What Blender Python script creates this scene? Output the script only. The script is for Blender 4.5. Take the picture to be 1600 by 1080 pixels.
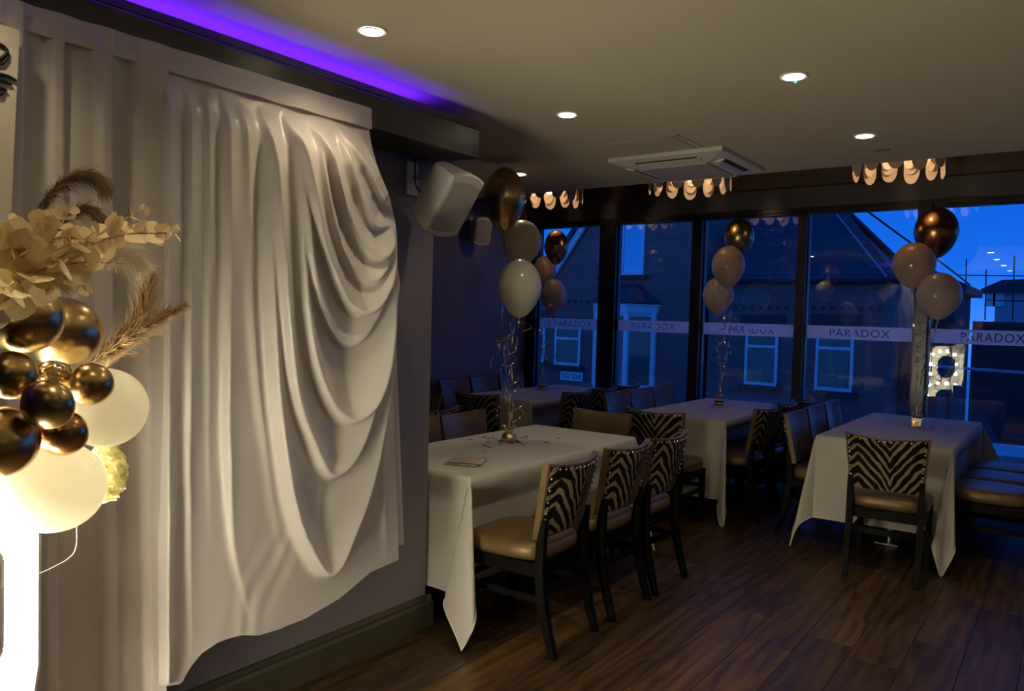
import bpy, bmesh, math, random
import numpy as np
from mathutils import Vector, Matrix, noise as mnoise

for o in list(bpy.data.objects):
    bpy.data.objects.remove(o)
SC = bpy.context.scene
COL = SC.collection
PI = math.pi

# ------------------------------------------------------------------ camera
FPX, YAW, PITCH, ROLL, CH = 1197.6, math.radians(36.331), math.radians(-2.22), math.radians(1.571), 1.5
_w = Vector((-math.sin(YAW)*math.cos(PITCH), math.cos(YAW)*math.cos(PITCH), math.sin(PITCH)))
_r0 = Vector((math.cos(YAW), math.sin(YAW), 0)); _u0 = _r0.cross(_w)
CR = math.cos(ROLL)*_r0 + math.sin(ROLL)*_u0
CU = -math.sin(ROLL)*_r0 + math.cos(ROLL)*_u0
CW = _w
EYE = Vector((0, 0, CH))
cd = bpy.data.cameras.new('camera'); cam = bpy.data.objects.new('camera', cd); COL.objects.link(cam)
cd.sensor_fit = 'HORIZONTAL'; cd.sensor_width = 36; cd.lens = FPX/1600*36; cd.clip_start = .05; cd.clip_end = 500
cam.matrix_world = Matrix(((CR.x, CU.x, -CW.x, 0), (CR.y, CU.y, -CW.y, 0), (CR.z, CU.z, -CW.z, CH), (0, 0, 0, 1)))
SC.camera = cam
def ray(x, y): x = float(x); y = float(y); return (x-800)*CR - (y-540)*CU + FPX*CW
def onx(x, y, X): d = ray(x, y); return EYE + d*(X/d.x)
def ony(x, y, Y): d = ray(x, y); return EYE + d*(Y/d.y)
def onz(x, y, Z): d = ray(x, y); return EYE + d*((Z-CH)/d.z)
def onplane(x, y, p, n): d = ray(x, y); n = Vector(n); return EYE + d*((Vector(p)-EYE).dot(n)/d.dot(n))
def atdist(x, y, dist): d = ray(x, y).normalized(); return EYE + d*dist

# ------------------------------------------------------------------ dusk sky, exposure
W = bpy.data.worlds.new('dusk_sky'); SC.world = W; W.use_nodes = True
nt = W.node_tree; nt.nodes.clear()
out = nt.nodes.new('ShaderNodeOutputWorld'); bg = nt.nodes.new('ShaderNodeBackground')
tc = nt.nodes.new('ShaderNodeTexCoord'); sp = nt.nodes.new('ShaderNodeSeparateXYZ'); cr = nt.nodes.new('ShaderNodeValToRGB')
nz = nt.nodes.new('ShaderNodeTexNoise'); nz.inputs['Scale'].default_value = 3.0; nz.inputs['Detail'].default_value = 4
mx = nt.nodes.new('ShaderNodeMix'); mx.data_type = 'RGBA'
cr.color_ramp.elements[0].position = 0.0; cr.color_ramp.elements[0].color = (.04, .22, .88, 1)
cr.color_ramp.elements[1].position = .55; cr.color_ramp.elements[1].color = (.004, .06, .40, 1)
e = cr.color_ramp.elements.new(.07); e.color = (.006, .125, .70, 1); e = cr.color_ramp.elements.new(.2); e.color = (.002, .09, .57, 1)
nt.links.new(tc.outputs['Generated'], sp.inputs[0]); nt.links.new(sp.outputs['Z'], cr.inputs[0])
nt.links.new(tc.outputs['Generated'], nz.inputs['Vector'])
rm = nt.nodes.new('ShaderNodeMapRange'); rm.inputs[1].default_value = .55; rm.inputs[2].default_value = .8; rm.inputs[4].default_value = .18
nt.links.new(nz.outputs['Fac'], rm.inputs[0]); nt.links.new(rm.outputs[0], mx.inputs[0])
nt.links.new(cr.outputs[0], mx.inputs[6]); mx.inputs[7].default_value = (.20, .32, .75, 1)
nt.links.new(mx.outputs[2], bg.inputs[0]); bg.inputs[1].default_value = 1.4
nt.links.new(bg.outputs[0], out.inputs[0])
SC.view_settings.view_transform = 'Standard'; SC.view_settings.look = 'None'
SC.view_settings.gamma = 1.0; SC.view_settings.use_curve_mapping = False
SC.view_settings.exposure = 0.05
# light levels (watts / emission strength) used by the lamps built below
L_SPOT = 9.5; L_LED = 22.0; L_PENDANT = 4.5; L_BULB = 200.0

# ------------------------------------------------------------------ materials
MATS = {}
def mat(name, col, rough=.5, metal=0., noise=0., nscale=8., spec=.5, bump=0., bscale=60., sheen=0., trans=0., alpha=1., coat=0., rand=0., stretch=None, emit=None, estr=0.):
    if name in MATS: return MATS[name]
    m = bpy.data.materials.new(name); m.use_nodes = True; t = m.node_tree; b = t.nodes['Principled BSDF']
    b.inputs['Base Color'].default_value = (*col, 1); b.inputs['Roughness'].default_value = rough
    b.inputs['Metallic'].default_value = metal; b.inputs['Specular IOR Level'].default_value = spec
    if sheen: b.inputs['Sheen Weight'].default_value = sheen
    if coat: b.inputs['Coat Weight'].default_value = coat; b.inputs['Coat Roughness'].default_value = .08
    if alpha < 1: b.inputs['Alpha'].default_value = alpha
    if emit: b.inputs['Emission Color'].default_value = (*emit, 1); b.inputs['Emission Strength'].default_value = estr
    tcn = t.nodes.new('ShaderNodeTexCoord'); src = tcn.outputs['Object']
    if stretch or rand:
        mp = t.nodes.new('ShaderNodeMapping'); t.links.new(src, mp.inputs['Vector'])
        if stretch: mp.inputs['Scale'].default_value = stretch
        if rand:
            oi = t.nodes.new('ShaderNodeObjectInfo'); mu = t.nodes.new('ShaderNodeMath'); mu.operation = 'MULTIPLY'; mu.inputs[1].default_value = 37.
            t.links.new(oi.outputs['Random'], mu.inputs[0]); t.links.new(mu.outputs[0], mp.inputs['Location'])
        src = mp.outputs[0]
    if noise or rand:
        n = t.nodes.new('ShaderNodeTexNoise'); n.inputs['Scale'].default_value = nscale; n.inputs['Detail'].default_value = 5
        t.links.new(src, n.inputs['Vector'])
        mr = t.nodes.new('ShaderNodeMapRange'); mr.inputs[1].default_value = .3; mr.inputs[2].default_value = .7
        mr.inputs[3].default_value = 1-noise; mr.inputs[4].default_value = 1+noise
        t.links.new(n.outputs['Fac'], mr.inputs[0]); v = mr.outputs[0]
        if rand:
            oi = t.nodes.new('ShaderNodeObjectInfo'); r2 = t.nodes.new('ShaderNodeMapRange'); r2.inputs[3].default_value = 1-rand; r2.inputs[4].default_value = 1+rand
            t.links.new(oi.outputs['Random'], r2.inputs[0]); mm = t.nodes.new('ShaderNodeMath'); mm.operation = 'MULTIPLY'
            t.links.new(v, mm.inputs[0]); t.links.new(r2.outputs[0], mm.inputs[1]); v = mm.outputs[0]
        vm = t.nodes.new('ShaderNodeVectorMath'); vm.operation = 'SCALE'; vm.inputs[0].default_value = col
        t.links.new(v, vm.inputs['Scale']); t.links.new(vm.outputs[0], b.inputs['Base Color'])
    if bump:
        n2 = t.nodes.new('ShaderNodeTexNoise'); n2.inputs['Scale'].default_value = bscale; n2.inputs['Detail'].default_value = 3
        t.links.new(src, n2.inputs['Vector']); bp = t.nodes.new('ShaderNodeBump'); bp.inputs['Strength'].default_value = bump; bp.inputs['Distance'].default_value = .01
        t.links.new(n2.outputs['Fac'], bp.inputs['Height']); t.links.new(bp.outputs[0], b.inputs['Normal'])
    if trans:
        tr = t.nodes.new('ShaderNodeBsdfTranslucent'); tr.inputs[0].default_value = (*[min(1, c*1.1) for c in col], 1)
        ms = t.nodes.new('ShaderNodeMixShader'); ms.inputs[0].default_value = trans
        o = t.nodes['Material Output']; t.links.new(b.outputs[0], ms.inputs[1]); t.links.new(tr.outputs[0], ms.inputs[2]); t.links.new(ms.outputs[0], o.inputs[0])
    MATS[name] = m; return m
def emat(name, col, strength):
    if name in MATS: return MATS[name]
    m = bpy.data.materials.new(name); m.use_nodes = True; t = m.node_tree; t.nodes.clear()
    o = t.nodes.new('ShaderNodeOutputMaterial'); e = t.nodes.new('ShaderNodeEmission'); e.inputs[0].default_value = (*col, 1); e.inputs[1].default_value = strength
    t.links.new(e.outputs[0], o.inputs[0]); MATS[name] = m; return m
def glass_mat():
    m = bpy.data.materials.new('window_glass'); m.use_nodes = True; t = m.node_tree; t.nodes.clear()
    o = t.nodes.new('ShaderNodeOutputMaterial'); tr = t.nodes.new('ShaderNodeBsdfTransparent'); gl = t.nodes.new('ShaderNodeBsdfGlossy')
    tr.inputs[0].default_value = (.93, .95, .96, 1); gl.inputs['Roughness'].default_value = .0; gl.inputs[0].default_value = (1, 1, 1, 1)
    fr = t.nodes.new('ShaderNodeFresnel'); fr.inputs[0].default_value = 1.52
    ma = t.nodes.new('ShaderNodeMath'); ma.operation = 'MULTIPLY'; ma.inputs[1].default_value = 3.2
    ms = t.nodes.new('ShaderNodeMixShader'); t.links.new(fr.outputs[0], ma.inputs[0]); t.links.new(ma.outputs[0], ms.inputs[0])
    t.links.new(tr.outputs[0], ms.inputs[1]); t.links.new(gl.outputs[0], ms.inputs[2]); t.links.new(ms.outputs[0], o.inputs[0]); return m
def brick_mat(name, c1, c2, mort):
    m = bpy.data.materials.new(name); m.use_nodes = True; t = m.node_tree; b = t.nodes['Principled BSDF']; b.inputs['Roughness'].default_value = .9
    tcn = t.nodes.new('ShaderNodeTexCoord'); mp = t.nodes.new('ShaderNodeMapping'); mp.inputs['Rotation'].default_value = (PI/2, 0, 0)
    br = t.nodes.new('ShaderNodeTexBrick'); br.inputs['Color1'].default_value = (*c1, 1); br.inputs['Color2'].default_value = (*c2, 1); br.inputs['Mortar'].default_value = (*mort, 1)
    br.inputs['Scale'].default_value = 1; br.inputs['Mortar Size'].default_value = .008; br.inputs['Brick Width'].default_value = .24; br.inputs['Row Height'].default_value = .085
    t.links.new(tcn.outputs['Object'], mp.inputs[0]); t.links.new(mp.outputs[0], br.inputs[0]); t.links.new(br.outputs[0], b.inputs['Base Color'])
    MATS[name] = m; return m
def zebra_mat():
    m = bpy.data.materials.new('zebra_fabric'); m.use_nodes = True; t = m.node_tree; b = t.nodes['Principled BSDF']; b.inputs['Roughness'].default_value = .8; b.inputs['Specular IOR Level'].default_value = .15
    N = t.nodes.new; L = t.links.new
    tcn = N('ShaderNodeTexCoord'); oi = N('ShaderNodeObjectInfo'); s = N('ShaderNodeSeparateXYZ'); L(tcn.outputs['Object'], s.inputs[0])
    n = N('ShaderNodeTexNoise'); n.inputs['Scale'].default_value = 7; n.inputs['Detail'].default_value = 1.5
    va = N('ShaderNodeVectorMath'); va.operation = 'ADD'; vs = N('ShaderNodeVectorMath'); vs.operation = 'SCALE'; vs.inputs[0].default_value = (3, 5, 7); L(oi.outputs['Random'], vs.inputs['Scale'])
    L(tcn.outputs['Object'], va.inputs[0]); L(vs.outputs[0], va.inputs[1]); L(va.outputs[0], n.inputs['Vector'])
    def M(op, a, bb):
        k = N('ShaderNodeMath'); k.operation = op
        for i, v in enumerate((a, bb)):
            if isinstance(v, (int, float)): k.inputs[i].default_value = v
            else: L(v, k.inputs[i])
        return k.outputs[0]
    x0 = M('ADD', s.outputs['X'], .325); pp = M('PINGPONG', x0, .175)      # chevron repeat across the panel
    z = M('SUBTRACT', s.outputs['Z'], M('MULTIPLY', pp, 1.8))
    z = M('ADD', z, M('MULTIPLY', M('POWER', pp, 2.), 3.2))
    z = M('ADD', z, M('MULTIPLY', M('SUBTRACT', n.outputs['Fac'], .5), .085))
    w = M('SINE', M('MULTIPLY', z, 100.), 0)
    n3 = N('ShaderNodeTexNoise'); n3.inputs['Scale'].default_value = 16; n3.inputs['Detail'].default_value = 1; L(va.outputs[0], n3.inputs['Vector'])
    w = M('ADD', w, M('MULTIPLY', M('SUBTRACT', n3.outputs['Fac'], .5), 2.4))
    r = N('ShaderNodeValToRGB'); r.color_ramp.elements[0].position = .60; r.color_ramp.elements[0].color = (.004, .0035, .0035, 1); r.color_ramp.elements[1].position = .70; r.color_ramp.elements[1].color = (.27, .205, .13, 1)
    L(M('ADD', M('MULTIPLY', w, .5), .5), r.inputs[0]); L(r.outputs[0], b.inputs['Base Color'])
    MATS['zebra'] = m; return m
def slate_mat():
    m = bpy.data.materials.new('roof_slate'); m.use_nodes = True; t = m.node_tree; b = t.nodes['Principled BSDF']; b.inputs['Roughness'].default_value = .75
    tcn = t.nodes.new('ShaderNodeTexCoord'); br = t.nodes.new('ShaderNodeTexBrick'); br.inputs['Color1'].default_value = (.045, .05, .07, 1); br.inputs['Color2'].default_value = (.07, .075, .095, 1); br.inputs['Mortar'].default_value = (.02, .022, .03, 1)
    br.inputs['Scale'].default_value = 1; br.inputs['Mortar Size'].default_value = .01; br.inputs['Brick Width'].default_value = .3; br.inputs['Row Height'].default_value = .16
    t.links.new(tcn.outputs['Object'], br.inputs[0]); t.links.new(br.outputs[0], b.inputs['Base Color']); return m

M_WALL = mat('wall_paint', (.20, .187, .225), .6, noise=.05, nscale=2, bump=.05, bscale=200)
M_TRIM = mat('olive_gloss_trim', (.06, .055, .035), .38, noise=.05)
M_CEIL = mat('ceiling_paint', (.56, .515, .41), .8, noise=.03, nscale=1.5)
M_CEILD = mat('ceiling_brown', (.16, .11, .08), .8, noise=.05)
M_HEAD = mat('header_brown', (.13, .085, .06), .55, noise=.12, nscale=2, stretch=(1, 6, 8))
M_HEAD2 = mat('blind_box_grey', (.10, .09, .095), .45)
M_FRAME = mat('black_window_frame', (.012, .012, .014), .3)
M_GLASS = glass_mat()
M_FROST = mat('frosted_film', (.90, .90, .93), .6, trans=.5, alpha=.97)
M_PLANK = None
M_BLACKWOOD = mat('black_lacquered_wood', (.005, .0045, .0045), .5, spec=.06)
M_LEATHER = mat('bronze_leather', (.19, .122, .052), .40, metal=.25, noise=.12, nscale=9, bump=.12, bscale=35)
M_ZEBRA = zebra_mat()
M_STUD = mat('chrome_stud', (.8, .77, .70), .18, metal=1)
M_CLOTH = mat('tablecloth_cotton', (.68, .65, .59), .85, noise=.03, bump=.10, bscale=160, sheen=.15, trans=.06)
M_STEEL = mat('brushed_steel', (.45, .45, .45), .35, metal=1)
M_SATIN = mat('satin_drape', (.66, .625, .61), .32, noise=.02, sheen=.35, trans=.08, spec=.45)
M_SHEER = mat('sheer_voile', (.74, .70, .68), .6, sheen=.3, trans=.12, alpha=.95)
M_GOLD = mat('chrome_gold_latex', (.60, .44, .20), .27, metal=1)
M_BRONZE = mat('chrome_rose_gold_latex', (.56, .31, .14), .24, metal=1)
M_WLATEX = mat('white_latex', (.88, .86, .78), .22, trans=.15, coat=.3)
M_WGLOW = mat('thin_white_latex', (.90, .88, .78), .22, trans=.55, coat=.3)
M_BEIGE = mat('sand_latex', (.60, .53, .42), .22, trans=.12, coat=.3)
M_PEACH = mat('peach_latex', (.60, .44, .34), .22, trans=.18, coat=.3)
M_PINK = mat('blush_latex', (.66, .52, .49), .22, trans=.22, coat=.3)
M_RIBBON = mat('foil_ribbon', (.80, .70, .52), .25, metal=.8)
M_FOIL = mat('gold_foil', (.82, .64, .36), .28, metal=1, bump=.5, bscale=40)
M_CONF = mat('copper_confetti', (.55, .28, .12), .25, metal=1)
M_WHITEPL = mat('white_plastic', (.72, .70, .65), .4)
M_GRILLE = mat('speaker_grille', (.50, .49, .45), .55, bump=.3, bscale=500)
M_BEZEL = mat('downlight_bezel', (.7, .68, .62), .3)
M_BLACK = mat('matt_black', (.01, .01, .01), .6)
M_SIGN = mat('ivory_signboard', (.70, .66, .56), .55, noise=.04)
M_LEAF = mat('cream_eucalyptus', (.90, .76, .45), .5, noise=.15, nscale=20, trans=.3)
M_STEMC = mat('cream_stem', (.50, .40, .24), .6)
M_PAMPB = mat('brown_pampas', (.36, .25, .15), .9, trans=.2)
M_PAMPC = mat('cream_pampas', (.80, .73, .56), .9, trans=.35)
M_PAMPT = mat('tan_pampas', (.50, .36, .19), .9, trans=.25)
M_PETALF = mat('ivory_petals', (.95, .90, .66), .6, trans=.5)
M_MARQ = mat('marquee_white_paint', (.82, .80, .72), .45)
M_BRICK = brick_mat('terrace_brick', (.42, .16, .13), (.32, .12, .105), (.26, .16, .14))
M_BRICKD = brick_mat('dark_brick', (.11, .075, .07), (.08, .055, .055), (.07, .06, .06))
M_SLATE = slate_mat()
M_UPVC = mat('white_upvc', (.90, .90, .90), .35)
M_PANE = mat('dark_window_pane', (.02, .025, .03), .05, spec=.8)
M_STONE = mat('dark_stone', (.07, .055, .05), .85, noise=.2)
M_ROAD = mat('wet_asphalt', (.04, .042, .05), .16, noise=.3, nscale=1.2, spec=.6)
M_PAVE = mat('pale_wet_coping', (.42, .44, .50), .25, noise=.15, nscale=2)
M_TREE = mat('dark_foliage', (.05, .07, .04), .8)
M_LED = emat('purple_led', (.12, .014, 1.0), L_LED)
M_LAMP = emat('downlight_glow', (1.0, .86, .62), 22)
M_BULB = emat('warm_bulb', (1.0, .90, .66), L_BULB)
M_PBULB = emat('pendant_bulb', (1.0, .66, .36), 14)
M_PETAL = mat('pendant_veneer', (.80, .66, .50), .6, noise=.1)
M_GREEN = emat('green_indicator', (.05, .9, .45), 1.5)

# ------------------------------------------------------------------ mesh helpers
WL = {}
class MB:
    def __init__(s): s.v = []; s.f = []
    def box(s, c, d, rz=0., rx=0., ry=0.):
        R = Matrix.Rotation(rz, 3, 'Z') @ Matrix.Rotation(ry, 3, 'Y') @ Matrix.Rotation(rx, 3, 'X'); c = Vector(c); b = len(s.v)
        for i in (-.5, .5):
            for j in (-.5, .5):
                for k in (-.5, .5): s.v.append(c + R @ Vector((i*d[0], j*d[1], k*d[2])))
        for q in ((0, 1, 3, 2), (4, 6, 7, 5), (0, 4, 5, 1), (2, 3, 7, 6), (0, 2, 6, 4), (1, 5, 7, 3)): s.f.append([b+i for i in q])
        return s
    def bb(s, a, b): return s.box([(p+q)/2 for p, q in zip(a, b)], [abs(q-p) for p, q in zip(a, b)])
    def poly(s, pts):
        b = len(s.v); s.v += [Vector(p) for p in pts]; s.f.append(list(range(b, b+len(pts)))); return s
    def prism(s, pts, off):
        b = len(s.v); n = len(pts); off = Vector(off)
        s.v += [Vector(p) for p in pts] + [Vector(p)+off for p in pts]
        s.f.append([b+i for i in range(n)][::-1]); s.f.append([b+n+i for i in range(n)])
        for i in range(n): j = (i+1) % n; s.f.append([b+i, b+j, b+n+j, b+n+i])
        return s
    def tube(s, pts, r, seg=8, cap=True):
        pts = [Vector(p) for p in pts]; n = len(pts); b = len(s.v); up = None
        for i, p in enumerate(pts):
            t = (pts[min(i+1, n-1)]-pts[max(i-1, 0)])
            if t.length < 1e-9: t = Vector((0, 0, 1))
            t.normalize()
            if up is None: up = t.orthogonal().normalized()
            up = (up - t*up.dot(t)); up = up.normalized() if up.length > 1e-6 else t.orthogonal().normalized()
            sd = t.cross(up); rr = r[i] if isinstance(r, (list, tuple)) else r
            for k in range(seg): a = 2*PI*k/seg; s.v.append(p + (up*math.cos(a)+sd*math.sin(a))*rr)
        for i in range(n-1):
            for k in range(seg): k2 = (k+1) % seg; s.f.append([b+i*seg+k, b+i*seg+k2, b+(i+1)*seg+k2, b+(i+1)*seg+k])
        if cap: s.f.append([b+k for k in range(seg)][::-1]); s.f.append([b+(n-1)*seg+k for k in range(seg)])
        return s
    def ribbon(s, pts, w):
        pts = [Vector(p) for p in pts]; b = len(s.v); n = len(pts)
        for i, p in enumerate(pts):
            t = (pts[min(i+1, n-1)]-pts[max(i-1, 0)]).normalized(); a = i*.35
            sd = t.orthogonal().normalized(); sd = Matrix.Rotation(a, 3, t) @ sd
            s.v += [p-sd*w/2, p+sd*w/2]
        for i in range(n-1): s.f.append([b+2*i, b+2*i+1, b+2*i+3, b+2*i+2])
        return s
    def lathe(s, prof, seg=32, M=None):
        b = len(s.v); n = len(prof); M = M or Matrix.Identity(4)
        for r, z in prof:
            for k in range(seg): a = 2*PI*k/seg; s.v.append(M @ Vector((r*math.cos(a), r*math.sin(a), z)))
        for i in range(n-1):
            for k in range(seg): k2 = (k+1) % seg; s.f.append([b+i*seg+k, b+i*seg+k2, b+(i+1)*seg+k2, b+(i+1)*seg+k])
        s.f.append([b+k for k in range(seg)][::-1]); s.f.append([b+(n-1)*seg+k for k in range(seg)])
        return s
    def sphere(s, c, r, seg=10, rings=6, sc=(1, 1, 1)):
        c = Vector(c); pr = [(max(1e-4, r*math.sin(PI*i/rings)), -r*math.cos(PI*i/rings)) for i in range(rings+1)]
        M = Matrix.Translation(c) @ Matrix.Diagonal((*sc, 1)); return s.lathe(pr, seg, M)
    def grid(s, P, close=False):
        b = len(s.v); nr = len(P); nc = len(P[0])
        for row in P: s.v += [Vector(p) for p in row]
        for i in range(nr-1):
            for j in range(nc-1 if not close else nc): j2 = (j+1) % nc; s.f.append([b+i*nc+j, b+i*nc+j2, b+(i+1)*nc+j2, b+(i+1)*nc+j])
        return s
    def build(s, name, m, parent=None, smooth=False, world=True, origin=None, bevel=0., solid=0., angle=None):
        me = bpy.data.meshes.new(name); off = Vector((0, 0, 0))
        if parent is not None and world: off = WL.get(parent.name, Vector((0, 0, 0)))
        if origin is not None: off = Vector(origin)
        me.from_pydata([tuple(Vector(v)-off) for v in s.v], [], s.f); me.update()
        bm = bmesh.new(); bm.from_mesh(me); bmesh.ops.recalc_face_normals(bm, faces=bm.faces) if not solid else None
        if bevel: bmesh.ops.bevel(bm, geom=bm.edges[:], offset=bevel, segments=2, profile=.5, affect='EDGES', clamp_overlap=True)
        bm.to_mesh(me); bm.free()
        if smooth:
            for p in me.polygons: p.use_smooth = True
            if angle: me.set_sharp_from_angle(angle=math.radians(angle))
        me.materials.append(m); o = bpy.data.objects.new(name, me); COL.objects.link(o)
        if solid: md = o.modifiers.new('thick', 'SOLIDIFY'); md.thickness = solid; md.offset = 0
        if parent is not None: o.parent = parent; WL[o.name] = off
        elif origin is not None: o.location = off; WL[o.name] = off
        else: WL[o.name] = off
        return o
def tag(o, label=None, cat=None, group=None, kind=None):
    if label: o['label'] = label
    if cat: o['category'] = cat
    if group: o['group'] = group
    if kind: o['kind'] = kind
    return o
def thing(name, label, cat, loc, rz=0., group=None):
    o = bpy.data.objects.new(name, None); COL.objects.link(o); o.location = loc; o.rotation_euler = (0, 0, rz); o.empty_display_size = .1
    WL[o.name] = Vector(loc); return tag(o, label, cat, group)
def struct(mb, name, m, parent=None, **k):
    o = mb.build(name, m, parent, **k)
    if parent is None: o['kind'] = 'structure'
    return o
def copy_tree(o, parent=None):
    c = o.copy(); COL.objects.link(c); c.parent = parent
    for ch in list(o.children): copy_tree(ch, c)
    return c
def cpath(pts, n=24):
    pts = [Vector(p) for p in pts]; P = [2*pts[0]-pts[1]]+pts+[2*pts[-1]-pts[-2]]; o = []; m = len(pts)-1
    for i in range(m):
        a, b, c, d = P[i:i+4]; k = max(2, n//m)
        for j in range(k):
            t = j/k; o.append(.5*((2*b)+(c-a)*t+(2*a-5*b+4*c-d)*t*t+(3*b-a-3*c+d)*t**3))
    o.append(pts[-1]); return o
def lightobj(name, typ, loc, energy, col, parent=None, radius=.05, **k):
    d = bpy.data.lights.new(name, typ); d.energy = energy; d.color = col; d.shadow_soft_size = radius
    for a, b in k.items(): setattr(d, a, b)
    o = bpy.data.objects.new(name, d); COL.objects.link(o)
    if parent is not None: o.parent = parent; o.location = Vector(loc)-WL[parent.name]
    else: o.location = loc
    return o
RND = random.Random(7)

# ================================================================== SETTING
WX = -2.463           # left wall plane
WEND = 2.70           # where the left wall stops
ZC = 2.42             # lower ceiling
YE = 4.74             # edge of lower ceiling
ZR = 3.05             # raised ceiling by the window
YW = 7.40             # window plane
XR = 3.2; YB = -3.2; XL = -5.2

floor = struct(MB().bb((XL-.3, YB-.2, -.12), (XR+.2, YW+.1, -.016)), 'floor', mat('subfloor', (.02, .014, .01), .8))
# engineered oak planks
def plank_mat():
    m = bpy.data.materials.new('oak_plank'); m.use_nodes = True; t = m.node_tree; b = t.nodes['Principled BSDF']; N = t.nodes.new; L = t.links.new
    tcn = N('ShaderNodeTexCoord'); oi = N('ShaderNodeObjectInfo'); mp = N('ShaderNodeMapping'); mp.inputs['Scale'].default_value = (1, .16, 1)
    cb = N('ShaderNodeCombineXYZ'); mu = N('ShaderNodeMath'); mu.operation = 'MULTIPLY'; mu.inputs[1].default_value = 53.
    L(oi.outputs['Random'], mu.inputs[0]); L(mu.outputs[0], cb.inputs[0]); L(mu.outputs[0], cb.inputs[1]); L(tcn.outputs['Object'], mp.inputs[0]); L(cb.outputs[0], mp.inputs['Location'])
    n1 = N('ShaderNodeTexNoise'); n1.inputs['Scale'].default_value = 9; n1.inputs['Detail'].default_value = 6; n1.inputs['Distortion'].default_value = 2.2; L(mp.outputs[0], n1.inputs['Vector'])
    wv = N('ShaderNodeTexWave'); wv.inputs['Scale'].default_value = 5; wv.inputs['Distortion'].default_value = 9; wv.inputs['Detail'].default_value = 2; wv.inputs['Detail Scale'].default_value = 1.2; L(mp.outputs[0], wv.inputs['Vector'])
    r = N('ShaderNodeValToRGB'); r.color_ramp.elements[0].color = (.032, .0165, .006, 1); r.color_ramp.elements[0].position = .3; r.color_ramp.elements[1].color = (.115, .062, .022, 1); r.color_ramp.elements[1].position = .75
    ad = N('ShaderNodeMath'); ad.operation = 'MULTIPLY_ADD'; ad.inputs[1].default_value = .16; L(wv.outputs['Fac'], ad.inputs[0]); L(n1.outputs['Fac'], ad.inputs[2])
    sb = N('ShaderNodeMath'); sb.operation = 'SUBTRACT'; sb.inputs[1].default_value = .05; L(ad.outputs[0], sb.inputs[0]); L(sb.outputs[0], r.inputs[0])
    mr = N('ShaderNodeMapRange'); mr.inputs[3].default_value = .6; mr.inputs[4].default_value = 1.4; L(oi.outputs['Random'], mr.inputs[0])
    vm = N('ShaderNodeVectorMath'); vm.operation = 'SCALE'; L(r.outputs[0], vm.inputs[0]); L(mr.outputs[0], vm.inputs['Scale']); L(vm.outputs[0], b.inputs['Base Color'])
    rr = N('ShaderNodeMapRange'); rr.inputs[3].default_value = .34; rr.inputs[4].default_value = .55; L(n1.outputs['Fac'], rr.inputs[0]); L(rr.outputs[0], b.inputs['Roughness'])
    bp = N('ShaderNodeBump'); bp.inputs['Strength'].default_value = .12; bp.inputs['Distance'].default_value = .004; L(ad.outputs[0], bp.inputs['Height']); L(bp.outputs[0], b.inputs['Normal'])
    return m
M_PLANK = plank_mat()
PWID = .2125
pm = {}
x = -1.1975 - PWID*19
prng = random.Random(11)
first_joint = {}
ci = 0
while x < XR:
    y = YB + prng.uniform(-1.6, -.2)
    col_x = round((x+1.1975)/PWID)
    joints = {0: [3.55], -1: [3.92, 2.2], 1: [4.46, 2.6], -2: [2.55, 4.2]}.get(col_x)
    while y < YW:
        ln = prng.choice((1.2, 1.5, 1.8, 1.9))
        if joints:
            nx = [j for j in sorted(joints) if j > y + .35]
            if nx and y + ln > nx[0] - .3: ln = nx[0]-y
        ln = round(min(ln, YW-y+.02), 3); a = max(y, YB)
        if y + ln > max(YB, -.6) and ln > .05 and x + PWID > XL:
            key = ln
            if key not in pm:
                mb = MB(); w2 = PWID/2-.0012; l2 = ln/2-.0012; h = .0009
                mb.v = [Vector(q) for q in ((-w2, -l2, -.014), (w2, -l2, -.014), (w2, l2, -.014), (-w2, l2, -.014), (-w2, -l2, -h), (w2, -l2, -h), (w2, l2, -h), (-w2, l2, -h), (-w2+.001, -l2+.001, 0), (w2-.001, -l2+.001, 0), (w2-.001, l2-.001, 0), (-w2+.001, l2-.001, 0))]
                mb.f = [[0, 1, 5, 4], [1, 2, 6, 5], [2, 3, 7, 6], [3, 0, 4, 7], [4, 5, 9, 8], [5, 6, 10, 9], [6, 7, 11, 10], [7, 4, 8, 11], [8, 9, 10, 11]]
                o = mb.build('plank', M_PLANK, floor); pm[key] = o.data
            else:
                o = bpy.data.objects.new('plank', pm[key]); COL.objects.link(o); o.parent = floor
            o.location = (x+PWID/2, y+ln/2, prng.uniform(-.0012, 0))
        y += ln
    x += PWID; ci += 1
# near floor behind the camera
struct(MB().bb((XL-.3, YB-.2, -.015), (XR+.2, -.6-1.9, -.001)), 'floor_rear', mat('rear_oak_floor', (.07, .04, .02), .45, noise=.3, stretch=(6, .6, 1)))

# left wall, return, alcove
struct(MB().bb((WX-.25, YB, 0), (WX, WEND, ZC)), 'wall_left', M_WALL)
struct(MB().bb((XL-.2, 1.2, 0), (WX-.25, 1.35, ZC)), 'wall_alcove', M_WALL)
wfl = struct(MB().bb((XL-.2, 1.35, 0), (XL+.04, 6.41, ZR)), 'wall_far_left', M_WALL)
struct(MB().bb((XL-.2, 6.41, 0), (XL, YW+.1, ZR)), 'wall_window_side', M_WALL)
struct(MB().bb((XR, YB, 0), (XR+.15, YW+.1, ZR)), 'wall_right', M_WALL)
struct(MB().bb((XL-.2, YB-.15, 0), (XR+.15, YB, ZR)), 'wall_rear', M_WALL)
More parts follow.
